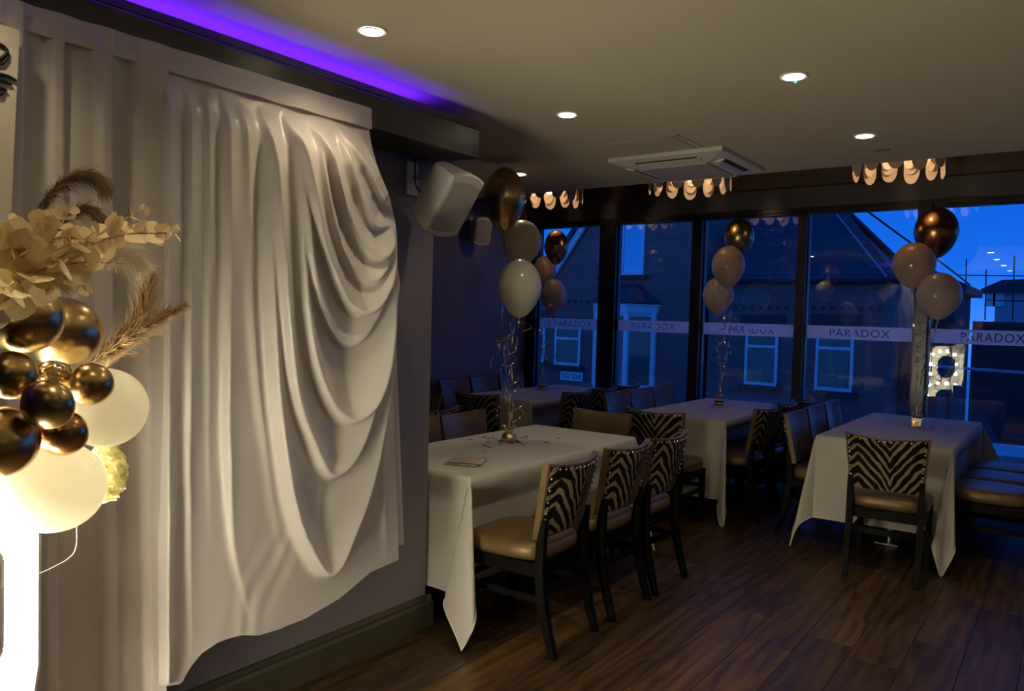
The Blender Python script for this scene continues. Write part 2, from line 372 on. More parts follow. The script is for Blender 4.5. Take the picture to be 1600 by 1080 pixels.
# baseboard with moulded top
def baseboard(name, ya, yb, x, parent=None):
    prof = [(0, 0), (.030, 0), (.030, .112), (.024, .120), (.018, .124), (.018, .136), (.010, .150), (0, .152)]
    mb = MB().prism([(x+a, ya, z) for a, z in prof], (0, yb-ya, 0)); return struct(mb, name, M_TRIM)
baseboard('baseboard_left', YB, WEND+.03, WX)
struct(MB().prism([(WX-.25, WEND+a, z) for a, z in [(0, 0), (.030, 0), (.030, .112), (.018, .124), (.018, .136), (.010, .150), (0, .152)]], (.278, 0, 0)), 'baseboard_end', M_TRIM)
# ceilings
ceil = struct(MB().bb((XL-.2, YB, ZC), (XR+.15, YE, ZC+.16)), 'ceiling', M_CEIL)
struct(MB().bb((XL-.2, YE-.06, ZR), (XR+.15, YW+.1, ZR+.1)), 'ceiling_raised', M_CEILD)
struct(MB().bb((XL-.2, YE-.06, ZC+.16), (XR+.15, YE, ZR)), 'ceiling_riser', M_CEILD)
# pelmet box with lit cove
PX = -2.203
mb = MB()
mb.bb((PX-.018, YB, 2.205), (PX, WEND, 2.327)); mb.bb((WX, YB, 2.205), (PX-.018, WEND, 2.222)); mb.bb((WX, WEND-.018, 2.222), (PX-.018, WEND, 2.327))
pel = struct(mb, 'trim_1', M_TRIM)
lip = [(PX+.004, 2.329), (PX+.010, 2.333), (PX-.006, 2.363), (PX-.016, 2.363), (PX-.018, 2.329)]
MB().prism([(a, YB, z) for a, z in lip], (0, WEND-YB, 0)).build('lip_moulding', M_TRIM, pel)
led = MB().bb((PX-.125, YB+.1, 2.318), (PX-.095, 2.42, 2.326)).build('led_strip', M_LED)
MB().bb((PX-.13, YB+.1, 2.222), (PX-.09, 2.42, 2.317)).build('led_carrier', M_BLACK, pel)
tag(led, 'purple LED strip glowing inside the ceiling cove above the drapes', 'light strip')

# window wall
mb = MB().bb((XL-.2, YW-.02, 2.76), (XR+.15, YW+.12, ZR)); hd = struct(mb, 'wall_window_header', M_HEAD)
struct(MB().bb((XL, YW-.10, 2.575), (XR, YW+.06, 2.755)), 'trim_2', M_HEAD2)
struct(MB().bb((XL, YW-.085, 2.535), (XR, YW+.06, 2.575)), 'trim_3', M_FRAME)
mull = [(-5.20, -5.06), (-4.235, -4.03), (-3.167, -3.057), (-2.127, -2.045), (-1.127, -1.02), (-.09, .01), (.95, 1.05), (1.98, 2.08), (3.10, 3.20)]
textpx = {0: (866, 924), 1: (987, 1055), 2: (1139, 1210), 3: (1297, 1391), 4: (1502, 1603)}
ZT = 2.535; ZB = .06
def strip_mesh(x0, x1, tx0, tx1, z0, z1, y):
    cu = bpy.data.curves.new('t', 'FONT'); cu.body = 'PARADOX'; cu.size = 1; cu.resolution_u = 4; cu.space_character = 1.12
    o = bpy.data.objects.new('t', cu); COL.objects.link(o)
    bpy.ops.object.select_all(action='DESELECT'); o.select_set(True); bpy.context.view_layer.objects.active = o
    bpy.ops.object.convert(target='CURVE'); c = o.data; xs = [p.co.x for s in c.splines for p in s.bezier_points]; ys = [p.co.y for s in c.splines for p in s.bezier_points]
    a, b = min(xs), max(xs); ya, yb = min(ys), max(ys); sx = (tx1-tx0)/(b-a); h = (z1-z0)*.60; sy = h/(yb-ya); zc = (z0+z1)/2-h/2
    for s in c.splines:
        for p in s.bezier_points:
            for at in ('handle_left_type', 'handle_right_type'): setattr(p, at, 'FREE')
        for p in s.bezier_points:
            for at in ('co', 'handle_left', 'handle_right'):
                q = getattr(p, at).copy(); setattr(p, at, (tx0+(q.x-a)*sx, zc+(q.y-ya)*sy, 0))
    s = c.splines.new('POLY'); s.points.add(3); s.use_cyclic_u = True
    for p, q in zip(s.points, ((x0, z0), (x1, z0), (x1, z1), (x0, z1))): p.co = (*q, 0, 1)
    c.dimensions = '2D'; c.fill_mode = 'BOTH'
    dg = bpy.context.evaluated_depsgraph_get(); me = bpy.data.meshes.new_from_object(o.evaluated_get(dg))
    bpy.data.objects.remove(o)
    for v in me.vertices: v.co = (v.co.x, y, v.co.y)
    return me
for i in range(8):
    xa, xb = mull[i][1], mull[i+1][0]
    wn = bpy.data.objects.new('window_%d' % (i+1), None); COL.objects.link(wn); wn.location = ((xa+xb)/2, YW, 0); wn['kind'] = 'structure'; WL[wn.name] = Vector(wn.location)
    a = mull[i]
    MB().bb((a[0], YW-.085, 0), (a[1], YW+.06, ZT)).build('mullion', M_FRAME, wn, bevel=.006)
    if i == 7: MB().bb((mull[8][0], YW-.085, 0), (mull[8][1], YW+.06, ZT)).build('mullion', M_FRAME, wn, bevel=.006)
    MB().bb((xa, YW-.05, 0), (xb, YW+.05, ZB)).build('bottom_rail', M_FRAME, wn, bevel=.004)
    MB().bb((xa, YW-.06, ZT-.02), (xb, YW+.05, ZT)).build('top_rail', M_FRAME, wn)
    for xx in (xa, xb-.014): MB().bb((xx, YW-.03, ZB), (xx+.014, YW+.03, ZT-.02)).build('stile', mat('blue_black_gasket', (.018, .02, .03), .35), wn)
    MB().poly([(xa, YW, ZB), (xb, YW, ZB), (xb, YW, ZT-.02), (xa, YW, ZT-.02)]).build('pane', M_GLASS, wn)
    if i in textpx: t0, t1 = [ony(p, 510, YW).x for p in textpx[i]]
    else: t0 = xa+.25; t1 = xa+.78
    if t1 > xb-.03: t1 = xb-.05
    me = strip_mesh(xa+.014, xb-.014, t0, t1, 1.368, 1.488, YW-.004)
    o = bpy.data.objects.new('frosted_strip', me); COL.objects.link(o); me.materials.append(M_FROST); o.parent = wn; o.location = -Vector(wn.location)
    o['label'] = 'frosted band with clear letters PARADOX'

# ================================================================== TABLES AND CLOTHS
CHAIRS = [   # back edge centre x, y, facing (0 window, 90 alcove, -90 away from alcove, 180 room), label
    (-1.80, 2.985, 92, 'zebra-backed chair at the napkin table, the one next to the hanging cloth corner'),
    (-1.80, 3.53, 90, 'zebra-backed chair in the middle of the three along the napkin table'),
    (-1.79, 3.997, 90, 'zebra-backed chair of the napkin table, last before the chair that faces the window'),
    (-3.27, 3.40, -90, 'chair against the alcove side of the napkin table, bronze leather front, nearer the grey wall'),
    (-3.27, 3.87, -90, 'chair against the alcove side of the napkin table, bronze leather front behind the balloon ribbons'),
    (-2.62, 4.68, 180, 'chair at the window end of the napkin table showing its bronze leather front'),
    (-2.40, 4.97, 0, 'zebra-backed chair at the end of the middle window table, facing the window'),
    (-3.30, 6.02, -90, 'leather-fronted chair on the corner-table side of the middle window table, farthest from the window'),
    (-3.30, 6.48, -90, 'leather-fronted chair on the corner-table side of the middle window table, between two others'),
    (-3.30, 6.94, -90, 'leather-fronted chair on the corner-table side of the middle window table, nearest the glass'),
    (-1.86, 5.88, 90, 'zebra-backed chair on the aisle side of the middle window table, farthest from the window'),
    (-1.86, 6.38, 90, 'zebra-backed chair on the aisle side of the middle window table, between two others'),
    (-1.86, 6.88, 90, 'zebra-backed chair on the aisle side of the middle window table, nearest the glass'),
    (-.865, 4.88, 2, 'zebra-backed chair standing alone at its table end away from the window, studs along the top'),
    (-1.66, 5.72, -90, 'brown leather-fronted chair beside the draped corner of the lone-chair table'),
    (-1.66, 6.22, -90, 'leather-fronted chair with bluish shine on the lone-chair table, between two others'),
    (-1.66, 6.72, -90, 'leather-fronted chair on the lone-chair table close to the window post'),
    (-.11, 5.80, 90, 'chair with brown seat pulled out from the lone-chair table, away from the window'),
    (-.11, 6.28, 90, 'chair with blue-lit seat on the open side of the lone-chair table, between two others'),
    (-.11, 6.76, 90, 'chair with blue-lit seat on the open side of the lone-chair table, nearest the glass'),
    (-3.50, 5.80, 90, 'studded zebra-backed chair at the corner window table, farthest from the window'),
    (-3.50, 6.28, 90, 'zebra-backed chair at the corner window table, between two others'),
    (-3.50, 6.76, 90, 'zebra-backed chair at the corner window table, nearest the glass'),
    (-3.98, 4.90, 0, 'zebra-backed chair at the end of the corner window table, behind the ribbons'),
    (-5.08, 5.88, -90, 'leather-fronted chair along the dark wall under the small speaker, farthest from the window'),
    (-5.08, 6.36, -90, 'leather-fronted chair along the dark wall under the small speaker, between two others'),
    (-5.08, 6.84, -90, 'leather-fronted chair along the dark wall, nearest the window'),
    (-3.45, 3.90, 90, 'zebra-backed chair of the alcove table with a bronze top edge'),
    (-4.32, 4.66, 180, 'dark leather-fronted chair at the end of the alcove table'),
]
TZ = .745
def table(x0, y0, x1, y1, label):
    t = thing('dining_table', label, 'table', ((x0+x1)/2, (y0+y1)/2, 0), group=None)
    MB().bb((x0, y0, TZ-.035), (x1, y1, TZ)).build('tabletop', M_BLACKWOOD, t, bevel=.004)
    for sy in (y0+.44, y1-.44):
        xm = (x0+x1)/2
        MB().tube([(xm, sy, .012), (xm, sy, TZ-.035)], .026, 14).build('leg', M_STEEL, t, smooth=True, angle=40)
        MB().bb((xm-.075, sy-.11, .001), (xm+.075, sy+.11, .012)).build('base_plate', M_STEEL, t, bevel=.003)
    return t
def cloth(x0, y0, x1, y1, d, label, az={}, seed=0, hm=.34, flare={}):
    rg = random.Random(seed); ph = [rg.uniform(0, 6) for _ in range(8)]
    c = Vector(((x0+x1)/2, (y0+y1)/2, 0)); w = (x1-x0)/2+.004; l = (y1-y0)/2+.004; z0 = TZ+.004; st = .026
    def axis(h):
        inner = list(np.linspace(-h, h, int(2*h/.03)+2)); o = list(np.linspace(h, h+d, int(d/st)+2))[1:]
        fine = [h-.012, h-.004]
        return sorted(set([-q for q in o]+inner+fine+[-f for f in fine]+o))
    S, T = axis(w), axis(l); P = []
    # chairs pushed under the table press the hanging cloth inwards
    push = []
    for cx, cy, fa, _l in CHAIRS:
        f = math.radians(fa); dx, dy = -math.sin(f), math.cos(f); fx, fy = cx+dx*.515, cy+dy*.515
        if x0-.1 < fx < x1+.1 and y0-.1 < fy < y1+.1:
            if abs(dx) > .7: push.append(('x', -1 if dx > 0 else 1, cy, (fx-x0) if dx > 0 else (x1-fx)))
            else: push.append(('y', -1 if dy > 0 else 1, cx, (fy-y0) if dy > 0 else (y1-fy)))
    def pushed(ax, sgn, lat, drop, out):
        k = 0.
        for a_, s_, c_, pen in push:
            if a_ == ax and s_ == sgn:
                e_ = max(0, min(1, (.30-abs(lat-c_))/.05)); e_ = e_*e_*(3-2*e_); g_ = max(0, min(1, (drop-.03)/.17)); g_ = g_*g_*(3-2*g_)
                k = max(k, e_*g_*(pen+.025+max(0, out)))
        return k
    for t in T:
        row = []
        for s in S:
            a = max(0, abs(s)-w); b = max(0, abs(t)-l); sx = 1 if s > 0 else -1; sy = 1 if t > 0 else -1
            px_ = max(-w, min(w, s)); py_ = max(-l, min(l, t)); z = z0
            rip = .0012*mnoise.noise(Vector((s*3, t*3, seed)))
            if a == 0 and b == 0: z += rip + .001
            elif b == 0:
                k = a/d; out = .010*min(1, a/.03) + k*(.012*math.sin(t*6+ph[0]*sx)+.007*math.sin(t*13+ph[1]+sx)+.006)*(1-abs(t/l)**6*.6)
                px_ += sx*(max(.006*min(1, a/.02), out) - pushed('x', sx, c.y+t, a, out)); z -= a
            elif a == 0:
                k = b/d; out = .010*min(1, b/.03) + k*(.010*math.sin(s*7+ph[2]*sy)+.006*math.sin(s*15+ph[3]+sy)+.006)*(1-abs(s/w)**6*.6)
                py_ += sy*(max(.006*min(1, b/.02), out) - pushed('y', sy, c.x+s, b, out)); z -= b
            else:
                r = math.hypot(a, b); f = math.atan2(b, a); psi, hh, wr_ = (tuple(az.get((sx, sy), (45, hm)))+(0,))[:3]; psi = math.radians(psi)
                q = math.sin(2*f)**1.0; h = hh*q*(1+.10*math.sin(f*6+ph[4]))
                ox = math.cos(psi)*r*h + .012*min(1, a/.03)*math.cos(f)**2 ; oy = math.sin(psi)*r*h + .012*min(1, b/.03)*math.sin(f)**2
                px_ += sx*ox - sx*wr_*r*math.sin(2*f)*(f/(PI/2))**2; py_ += sy*oy; z -= r*math.sqrt(max(0, 1-h*h))
            z = max(z, .006)
            row.append((c.x+px_, c.y+py_, z))
        P.append(row)
    o = MB().grid(P).build('tablecloth', M_CLOTH, None, smooth=True, origin=c)
    loop = P[0] + [r[-1] for r in P[1:]] + P[-1][-2::-1] + [r[0] for r in P[-2:0:-1]]
    MB().tube(loop + loop[:1], .0035, 5, False).build('hem', mat('hem_cotton', (.78, .76, .70), .8), o, smooth=True)
    return tag(o, label, 'tablecloth')
TB = {'t1': (-2.99, 2.735, -2.232, 4.375), 't2': (-2.87, 5.61, -2.107, 7.17), 't3': (-1.38, 5.39, -.587, 7.17), 't4': (-4.62, 5.55, -3.86, 7.17), 't5': (-4.66, 2.75, -3.90, 4.31)}
table(*TB['t1'], 'table tucked against the end of the grey wall, carrying the napkin packets')
table(*TB['t2'], 'table by the window between the other two window tables')
table(*TB['t3'], 'table by the window with one zebra chair alone at the end away from the window')
table(*TB['t4'], 'table by the window in the dark corner under the small speaker')
table(*TB['t5'], 'table hidden behind the grey wall in the alcove')
cloth(*TB['t1'], .56, 'white cloth on the table with napkin packets, corner almost touching the floor', {(1, -1): (30, .34, .80), (1, 1): (60, .2)}, 3)
cloth(*TB['t2'], .60, 'white cloth on the middle window table, pinkish in the purple light', {(1, -1): (60, .28, .22), (-1, -1): (30, .3)}, 5)
cloth(*TB['t3'], .555, 'white cloth on the window table behind the lone end chair', {(-1, -1): (45, .26, .15), (1, -1): (60, .26, .55), (1, 1): (15, .45)}, 8)
cloth(*TB['t4'], .56, 'white cloth on the corner window table in deep shade', {(1, -1): (40, .24)}, 9)
cloth(*TB['t5'], .56, 'white cloth on the alcove table, only a corner showing past the grey wall', {}, 12)

# ================================================================== CHAIRS
def make_chair():
    t = thing('dining_chair', 'x', 'chair', (0, 0, 0))
    # cushion
    P = []; nu, nv = 15, 14
    def outline(k, n=40):
        a = 2*PI*k/n; c, s_ = math.cos(a), math.sin(a); e_ = .45
        x = math.copysign(abs(c)**e_, c); y = math.copysign(abs(s_)**e_, s_)
        hw = .225 if y > 0 else .225-.02*(-y); return x*hw, y*.22
    rings = [(.86, .405), (.97, .412), (1.0, .435), (.995, .462), (.95, .478), (.82, .488), (.55, .494), (.25, .496), (.02, .497)]
    P = [[(outline(k)[0]*r, outline(k)[1]*r+.01, z) for k in range(40)] for r, z in rings]
    MB().grid(P, True).build('seat_cushion', M_LEATHER, t, smooth=True)
    mb = MB()
    mb.box((0, .20, .375), (.38, .024, .062)); mb.box((0, -.185, .375), (.36, .024, .062))
    for s in (-1, 1): mb.box((s*.195, .01, .375), (.024, .40, .062))
    mb.box((0, .01, .402), (.40, .40, .008)); mb.build('seat_frame', M_BLACKWOOD, t, bevel=.002)
    def legsec(path, sz):
        P = []
        for (x, y, z), (a, b) in zip(path, sz): P.append([(x-a, y-b, z), (x+a, y-b, z), (x+a, y+b, z), (x-a, y+b, z)])
        mb = MB().grid(P, True); n = len(P); mb.f.append([0, 1, 2, 3]); mb.f.append([4*(n-1)+i for i in range(4)]); return mb
    for s in (-1, 1):
        legsec([(s*.195, .205, 0), (s*.195, .20, .2), (s*.195, .195, .404)], [(.014, .014), (.017, .017), (.02, .02)]).build('leg', M_BLACKWOOD, t)
        legsec([(s*.192, -.285, 0), (s*.192, -.255, .1), (s*.192, -.225, .22), (s*.192, -.205, .36), (s*.192, -.208, .50), (s*.192, -.222, .60)], [(.015, .016), (.016, .018), (.017, .02), (.018, .022), (.017, .019), (.014, .012)]).build('leg', M_BLACKWOOD, t, smooth=True, angle=50)
        MB().box((s*.193, -.012, .245), (.018, .42, .03)).build('stretcher', M_BLACKWOOD, t, bevel=.003)
    MB().box((0, .197, .275), (.37, .018, .026)).build('stretcher', M_BLACKWOOD, t, bevel=.003)
    mb = MB(); mb.grid([[(x, -.215-.03*(1-(x/.19)**2)+o, z) for x in np.linspace(-.18, .18, 9)] for z, o in ((.265, -.008), (.30, -.008), (.30, .008), (.265, .008), (.265, -.008))]); mb.build('stretcher', M_BLACKWOOD, t)
    # curved back: leather pad, zebra rear panel, nailheads
    def bp(u, v, off):      # u -1..1, v 0..1
        hw = .198+.030*v; x = u*hw; z = .512+v*.348 - .016*(1-u*u)*v + .012*(1-u*u)*(1-v)
        y = -.205-.075*v + .95*x*x - .028 - off
        return (x, y, z)
    nu, nv = 17, 11
    us = np.linspace(-1, 1, nu); vs = np.linspace(0, 1, nv)
    front = [[bp(u, v, -.048 + .014*max(abs(u)**6, abs(2*v-1)**6)) for u in us] for v in vs]
    back = [[bp(u, v, -.004) for u in us] for v in vs]
    mb = MB(); nn = nu*nv; mb.grid(front); mb.grid(back)
    bord = [(0, j) for j in range(nu)]+[(i, nu-1) for i in range(1, nv)]+[(nv-1, j) for j in range(nu-2, -1, -1)]+[(i, 0) for i in range(nv-2, 0, -1)]
    for k in range(len(bord)):
        a = bord[k]; b = bord[(k+1) % len(bord)]; ia = a[0]*nu+a[1]; ib = b[0]*nu+b[1]; mb.f.append([ia, ib, nn+ib, nn+ia])
    mb.build('backrest', M_LEATHER, t, smooth=True, angle=60)
    mb = MB(); mb.grid([[bp(u*.955, .02+v*.955, .004-.006*max(abs(u)**8, abs(2*v-1)**8)) for u in us] for v in vs]); mb.build('zebra_panel', M_ZEBRA, t, smooth=True)
    mb = MB()
    for k in range(13): p = bp(-.9+1.8*k/12, .945, .004); mb.sphere(p, .0074, 8, 5, (1, .7, 1))
    for s in (-.92, .92):
        for k in range(11): p = bp(s, .03+.86*k/11, .004); mb.sphere(p, .0074, 8, 5, (1, .7, 1))
    mb.build('nailhead_trim', M_STUD, t, smooth=True)['kind'] = 'stuff'
    return t
proto = make_chair(); used = [False]
def chair(x, y, face, label, group=None):
    # x, y: centre of the chair's back edge; face: 0 faces the window (+Y), -90 faces +X, 90 faces the wall (-X), 180 faces the room
    o = proto if not used[0] else copy_tree(proto); used[0] = True
    a = math.radians(face); d = Vector((-math.sin(a), math.cos(a), 0))
    o.location = Vector((x, y, 0)) + d*.275; o.rotation_euler = (0, 0, a); tag(o, label, 'chair', group); return o
for c_ in CHAIRS: chair(*c_, 'zebra backed dining chairs')

# ================================================================== DRAPED BACKDROP
bx = PX+.012
BD = thing('backdrop_curtain', 'draped ivory backdrop with a satin swag hung from the dark pelmet', 'curtain', (bx, 1.2, 0))
def ytop(x): return 170+(x-576)*.3032
def interp(x, pts):
    return np.interp(x, [p[0] for p in pts], [p[1] for p in pts])
def pl_dist(X, Y, pts):
    """signed distance (px) to a polyline and fraction along it"""
    best = np.full(X.shape, 1e9); sg = np.zeros(X.shape); fr = np.zeros(X.shape); L = [0]
    for a, b in zip(pts[:-1], pts[1:]): L.append(L[-1]+math.hypot(b[0]-a[0], b[1]-a[1]))
    for i, (a, b) in enumerate(zip(pts[:-1], pts[1:])):
        dx, dy = b[0]-a[0], b[1]-a[1]; l2 = dx*dx+dy*dy
        if l2 < 1e-9: continue
        t = np.clip(((X-a[0])*dx+(Y-a[1])*dy)/l2, 0, 1); ex = X-(a[0]+t*dx); ey = Y-(a[1]+t*dy); dd = np.hypot(ex, ey)
        c = dx*ey-dy*ex; m = dd < best; best = np.where(m, dd, best); sg = np.where(m, np.sign(c), sg); fr = np.where(m, (L[i]+t*math.sqrt(l2))/L[-1], fr)
    return best*sg, fr
def smooth2(pts, n=40):
    return [(p.x, p.y) for p in cpath([(a, b, 0) for a, b in pts], n)]
def px_grid_to_mesh(X, Y, D, X0):
    P = []
    for i in range(X.shape[0]):
        row = []
        for j in range(X.shape[1]):
            p = onx(X[i, j], Y[i, j], X0); row.append((p.x+D[i, j], p.y, p.z))
        P.append(row)
    return P
TIE = (613, 345)
# --- swag panel
nu, nv = 250, 320
RB = [(168, 575), (205, 575), (270, 580), (310, 597), (345, 613), (450, 610), (560, 608), (700, 611), (874, 619), (1100, 622)]
HEM = [(232, 1074), (275, 1066), (283, 1052), (291, 1040), (310, 1018), (335, 1002), (370, 991), (400, 991), (430, 982), (470, 966), (525, 934), (575, 893), (600, 882), (619, 874)]
u = np.linspace(0, 1, nu)[None, :]; v = np.linspace(0, 1, nv)[:, None]
XT = 240+u*(575-240); XBm = 240+u*(619-240)
Y = (ytop(XT)+10)*(1-v) + interp(XBm, HEM)*v
X = 240+u*(interp(Y, RB)-240)
D = np.zeros_like(X)
def ridge(pts, amp, w_in, w_out, taper0=.06, taper1=.22, n=40, mode='saw'):
    global D
    s, f = pl_dist(X, Y, smooth2(pts, n))
    inner = s < 0; a = np.abs(s)
    prof = np.where(inner, np.exp(-a/w_in) if mode == 'saw' else np.exp(-(a/w_in)**2), np.exp(-(a/w_out)**2))
    env = np.clip(f/taper0, 0, 1)*np.clip((1-f)/taper1, 0, 1)
    # do not spread past the ends of the line
    D += amp*prof*env
ridge([(518, 187), (540, 240), (575, 300), TIE], 0.034, 12, 4)
ridge([(554, 197), (582, 285), TIE], 0.022, 9, 4)
ridge([(518, 190), (528, 262), (548, 315), (566, 353), (592, 354), TIE], 0.040, 24, 4, .18)
ridge([(477, 181), (492, 262), (520, 335), (556, 400), (584, 390), TIE], 0.049, 30, 4, .1)
ridge([(477, 184), (486, 300), (512, 390), (547, 440), (577, 412), TIE], 0.034, 26, 4, .25)
ridge([(440, 168), (456, 330), (492, 425), (540, 487), (572, 450), (600, 385), TIE], 0.056, 34, 5, .1)
ridge([(440, 172), (448, 370), (474, 475), (524, 535), (562, 492), (598, 395), TIE], 0.038, 30, 5, .28)
ridge([(440, 174), (444, 420), (462, 545), (494, 622), (528, 652), (562, 600), (594, 450), TIE], 0.058, 38, 6, .3)
ridge([(404, 158), (414, 430), (436, 600), (470, 690), (502, 738), (542, 690), (586, 520), TIE], 0.052, 36, 6, .1)
ridge([(404, 162), (402, 430), (416, 640), (442, 785), (470, 858), (502, 891), (532, 836), (572, 715), (604, 480), TIE], 0.063, 42, 7, .2)
ridge([(372, 150), (380, 430), (392, 600), (424, 800), (452, 905)], .022, 22, 8, n=30, taper1=.45)
ridge([(346, 141), (346, 420), (345, 600), (347, 710), (358, 850), (390, 968)], .036, 40, 6, n=30, taper1=.30)
ridge([(318, 133), (318, 420), (320, 640), (326, 860)], .016, 14, 6, n=20, taper1=.6)
ridge([(288, 123), (288, 420), (286, 700), (296, 1030)], .022, 16, 6, n=20, taper1=.4)
ridge([(248, 114), (248, 420), (247, 800), (246, 1070)], .050, 22, 5, n=20, taper0=.01, taper1=.01)
ridge([(604, 420), (594, 600), (592, 760), (602, 880)], .018, 12, 6, n=20)
# gathered pleats under the header band
band = np.clip(1-(Y-ytop(X))/150, 0, 1)**1.5
D += .022*band*np.abs(np.sin((X-440)/37.5*PI/2.0))**3
# small wrinkles and depth of the whole hang, pulled in at the tie
pin = np.exp(-np.hypot((X-TIE[0])/22, (Y-TIE[1])/22))
D = D*(1-.97*pin) + .010
wr = np.array([[mnoise.noise(Vector((X[i, j]/60, Y[i, j]/110, 3.1))) for j in range(nu)] for i in range(nv)])
D += .005*wr + .0016*np.sin(X/5.3+Y/17.+6*wr)*np.clip((Y-500)/300, 0, 1)*np.clip(np.sin(X/40.+Y/90.), 0, 1)
near = np.clip((Y-ytop(X)-30)/80, 0, 1); near = near*near*(3-2*near)
D = .006+D*(.06+.94*near)
SATIN = MB().grid(px_grid_to_mesh(X, Y, D, bx)).build('satin_swag', M_SATIN, BD, smooth=True)
# --- narrow return behind the tie at the right edge
nu2, nv2 = 14, 90
u = np.linspace(0, 1, nu2)[None, :]; v = np.linspace(0, 1, nv2)[:, None]
Y = 335+v*(852-335)+0*u; RE = [(335, 613), (450, 617), (600, 622), (780, 630), (860, 634)]
X = 585+u*(interp(Y, RE)-585); D = -.012+.010*np.sin(u*7+v*2)
MB().grid(px_grid_to_mesh(X, Y, D, bx)).build('side_return', M_SATIN, BD, smooth=True)
# --- sheer pleated panels on the other side
nu, nv = 260, 60
u = np.linspace(0, 1, nu)[None, :]; v = np.linspace(0, 1, nv)[:, None]
X = -330+u*(252+330)+0*v; Y = (ytop(X)+8)*(1-v)+1085*v
D = np.zeros_like(X)
for a, b, k in ((-300, -262, -4), (-220, -190, 3), (-150, -118, 5), (-80, -40, -3), (0, 30, -4), (75, 98, -6), (145, 168, 4), (207, 262, 10)):
    xc = X - k*v*2.2
    D = D + .030*(1/(1+np.exp(-(xc-a)/1.6)))*(1/(1+np.exp((xc-b)/1.6)))
D = D + .010*np.sin(X/21+2*np.sin(Y/300)) + .006*np.sin(X/9+Y/260)*v + .006
MB().grid(px_grid_to_mesh(X, Y, D, bx)).build('sheer_panel', M_SHEER, BD, smooth=True)
# --- header band
nu, nv = 160, 6
u = np.linspace(0, 1, nu)[None, :]; v = np.linspace(0, 1, nv)[:, None]
X = -330+u*(577+330)+0*v; th = np.interp(X, [-330, 30, 440, 577], [30, 44, 36, 33]); Y = ytop(X)+v*th
D = .014+.006*np.clip(v*1.6-.2, 0, 1)+.003*np.sin(X/37.5*PI)+.002*np.sin(X/11+3*v)
mb = MB().grid(px_grid_to_mesh(X, Y, D, bx)); hb = mb.build('header_band', M_SHEER, BD, smooth=True)

# ivory sign board leaning at the drapes
pts = [onx(a, b, bx+.085) for a, b in ((31, 47), (24, 190), (8, 545))]
SB = thing('sign_board', 'ivory board with black script lettering hanging in front of the drapes', 'sign', (bx+.08, .6, 1.7))
top = onx(-260, -40, bx+.085); bot = onx(-280, 545, bx+.085)
MB().prism([top, pts[0], pts[1], pts[2], bot], (-.012, 0, 0)).build('board', M_SIGN, SB)
for name, s in (('letter', [(-30, 92), (-12, 70), (2, 70), (11, 80), (6, 88), (-6, 96), (2, 100), (11, 92), (13, 84)]), ('letter', [(-26, 110), (0, 116), (14, 120), (26, 126)]), ('letter', [(-26, 118), (0, 125), (18, 132)]), ('letter', [(-20, 130), (0, 137), (11, 142)]), ('letter', [(-20, 140), (-2, 147), (6, 144)])):
    P = [onx(a, b, bx+.089) for a, b in smooth2(s, 24)]
    MB().tube(P, [.0025+.0022*math.sin(PI*i/(len(P)-1)) for i in range(len(P))], 8).build(name, M_BLACK, SB, smooth=True)

# ================================================================== MARQUEE NUMBER
ctr = Vector((-1.775, .455, 0)); nrm = Vector((.707, .707, 0)); tan = Vector((-.707, .707, 0)); NH = 1.20; NW = .70; DEP = .13
NUM = thing('marquee_number', 'white light-up number eight with round bulbs standing below the balloons', 'light', ctr)
def P3(a, z, d): return ctr + tan*a + Vector((0, 0, z)) + nrm*d
hw = NW/2
outer = [(-hw+.12, 0), (hw-.12, 0), (hw, .12), (hw, .50), (hw-.06, .58), (hw-.03, .66), (hw-.03, NH-.12), (hw-.14, NH), (-hw+.14, NH), (-hw+.03, NH-.12), (-hw+.03, .66), (-hw+.06, .58), (-hw, .50), (-hw, .12)]
def octo(x0, z0, x1, z1, c): return [(x0+c, z0), (x1-c, z0), (x1, z0+c), (x1, z1-c), (x1-c, z1), (x0+c, z1), (x0, z1-c), (x0, z0+c)]
holes = [octo(-.165, .17, .165, .49, .08), octo(-.15, .69, .15, 1.04, .08)]
cu = bpy.data.curves.new('n', 'CURVE'); cu.dimensions = '2D'; cu.fill_mode = 'BOTH'
for pl in [outer]+holes:
    s = cu.splines.new('POLY'); s.points.add(len(pl)-1); s.use_cyclic_u = True
    for p, q in zip(s.points, pl): p.co = (*q, 0, 1)
to = bpy.data.objects.new('n', cu); COL.objects.link(to); me = bpy.data.meshes.new_from_object(to.evaluated_get(bpy.context.evaluated_depsgraph_get())); bpy.data.objects.remove(to)
mb = MB(); mb.v = [P3(v.co.x, v.co.y, 0) for v in me.vertices]; mb.f = [list(p.vertices) for p in me.polygons]
mb.build('back_panel', M_MARQ, NUM, solid=.012)
for pl in [outer]+holes:
    mb = MB()
    for a, b in zip(pl, pl[1:]+pl[:1]):
        t = Vector((b[0]-a[0], b[1]-a[1])); t.normalize(); n = Vector((-t.y, t.x))*.007
        mb.prism([P3(a[0]-n.x, a[1]-n.y, -.006), P3(b[0]-n.x, b[1]-n.y, -.006), P3(b[0]+n.x, b[1]+n.y, -.006), P3(a[0]+n.x, a[1]+n.y, -.006)], nrm*(DEP+.006))
    mb.build('rim', M_MARQ, NUM)
bulbs = [(.26, .2), (.26, .38), (.235, .56), (.225, .74), (.225, .90), (.20, 1.06), (.07, 1.11), (-.07, 1.11), (-.20, 1.06), (-.225, .90), (-.225, .74), (-.235, .56), (-.26, .38), (-.26, .2), (-.12, .095), (.0, .095), (.12, .095), (-.08, .585), (.08, .585)]
bm0 = None
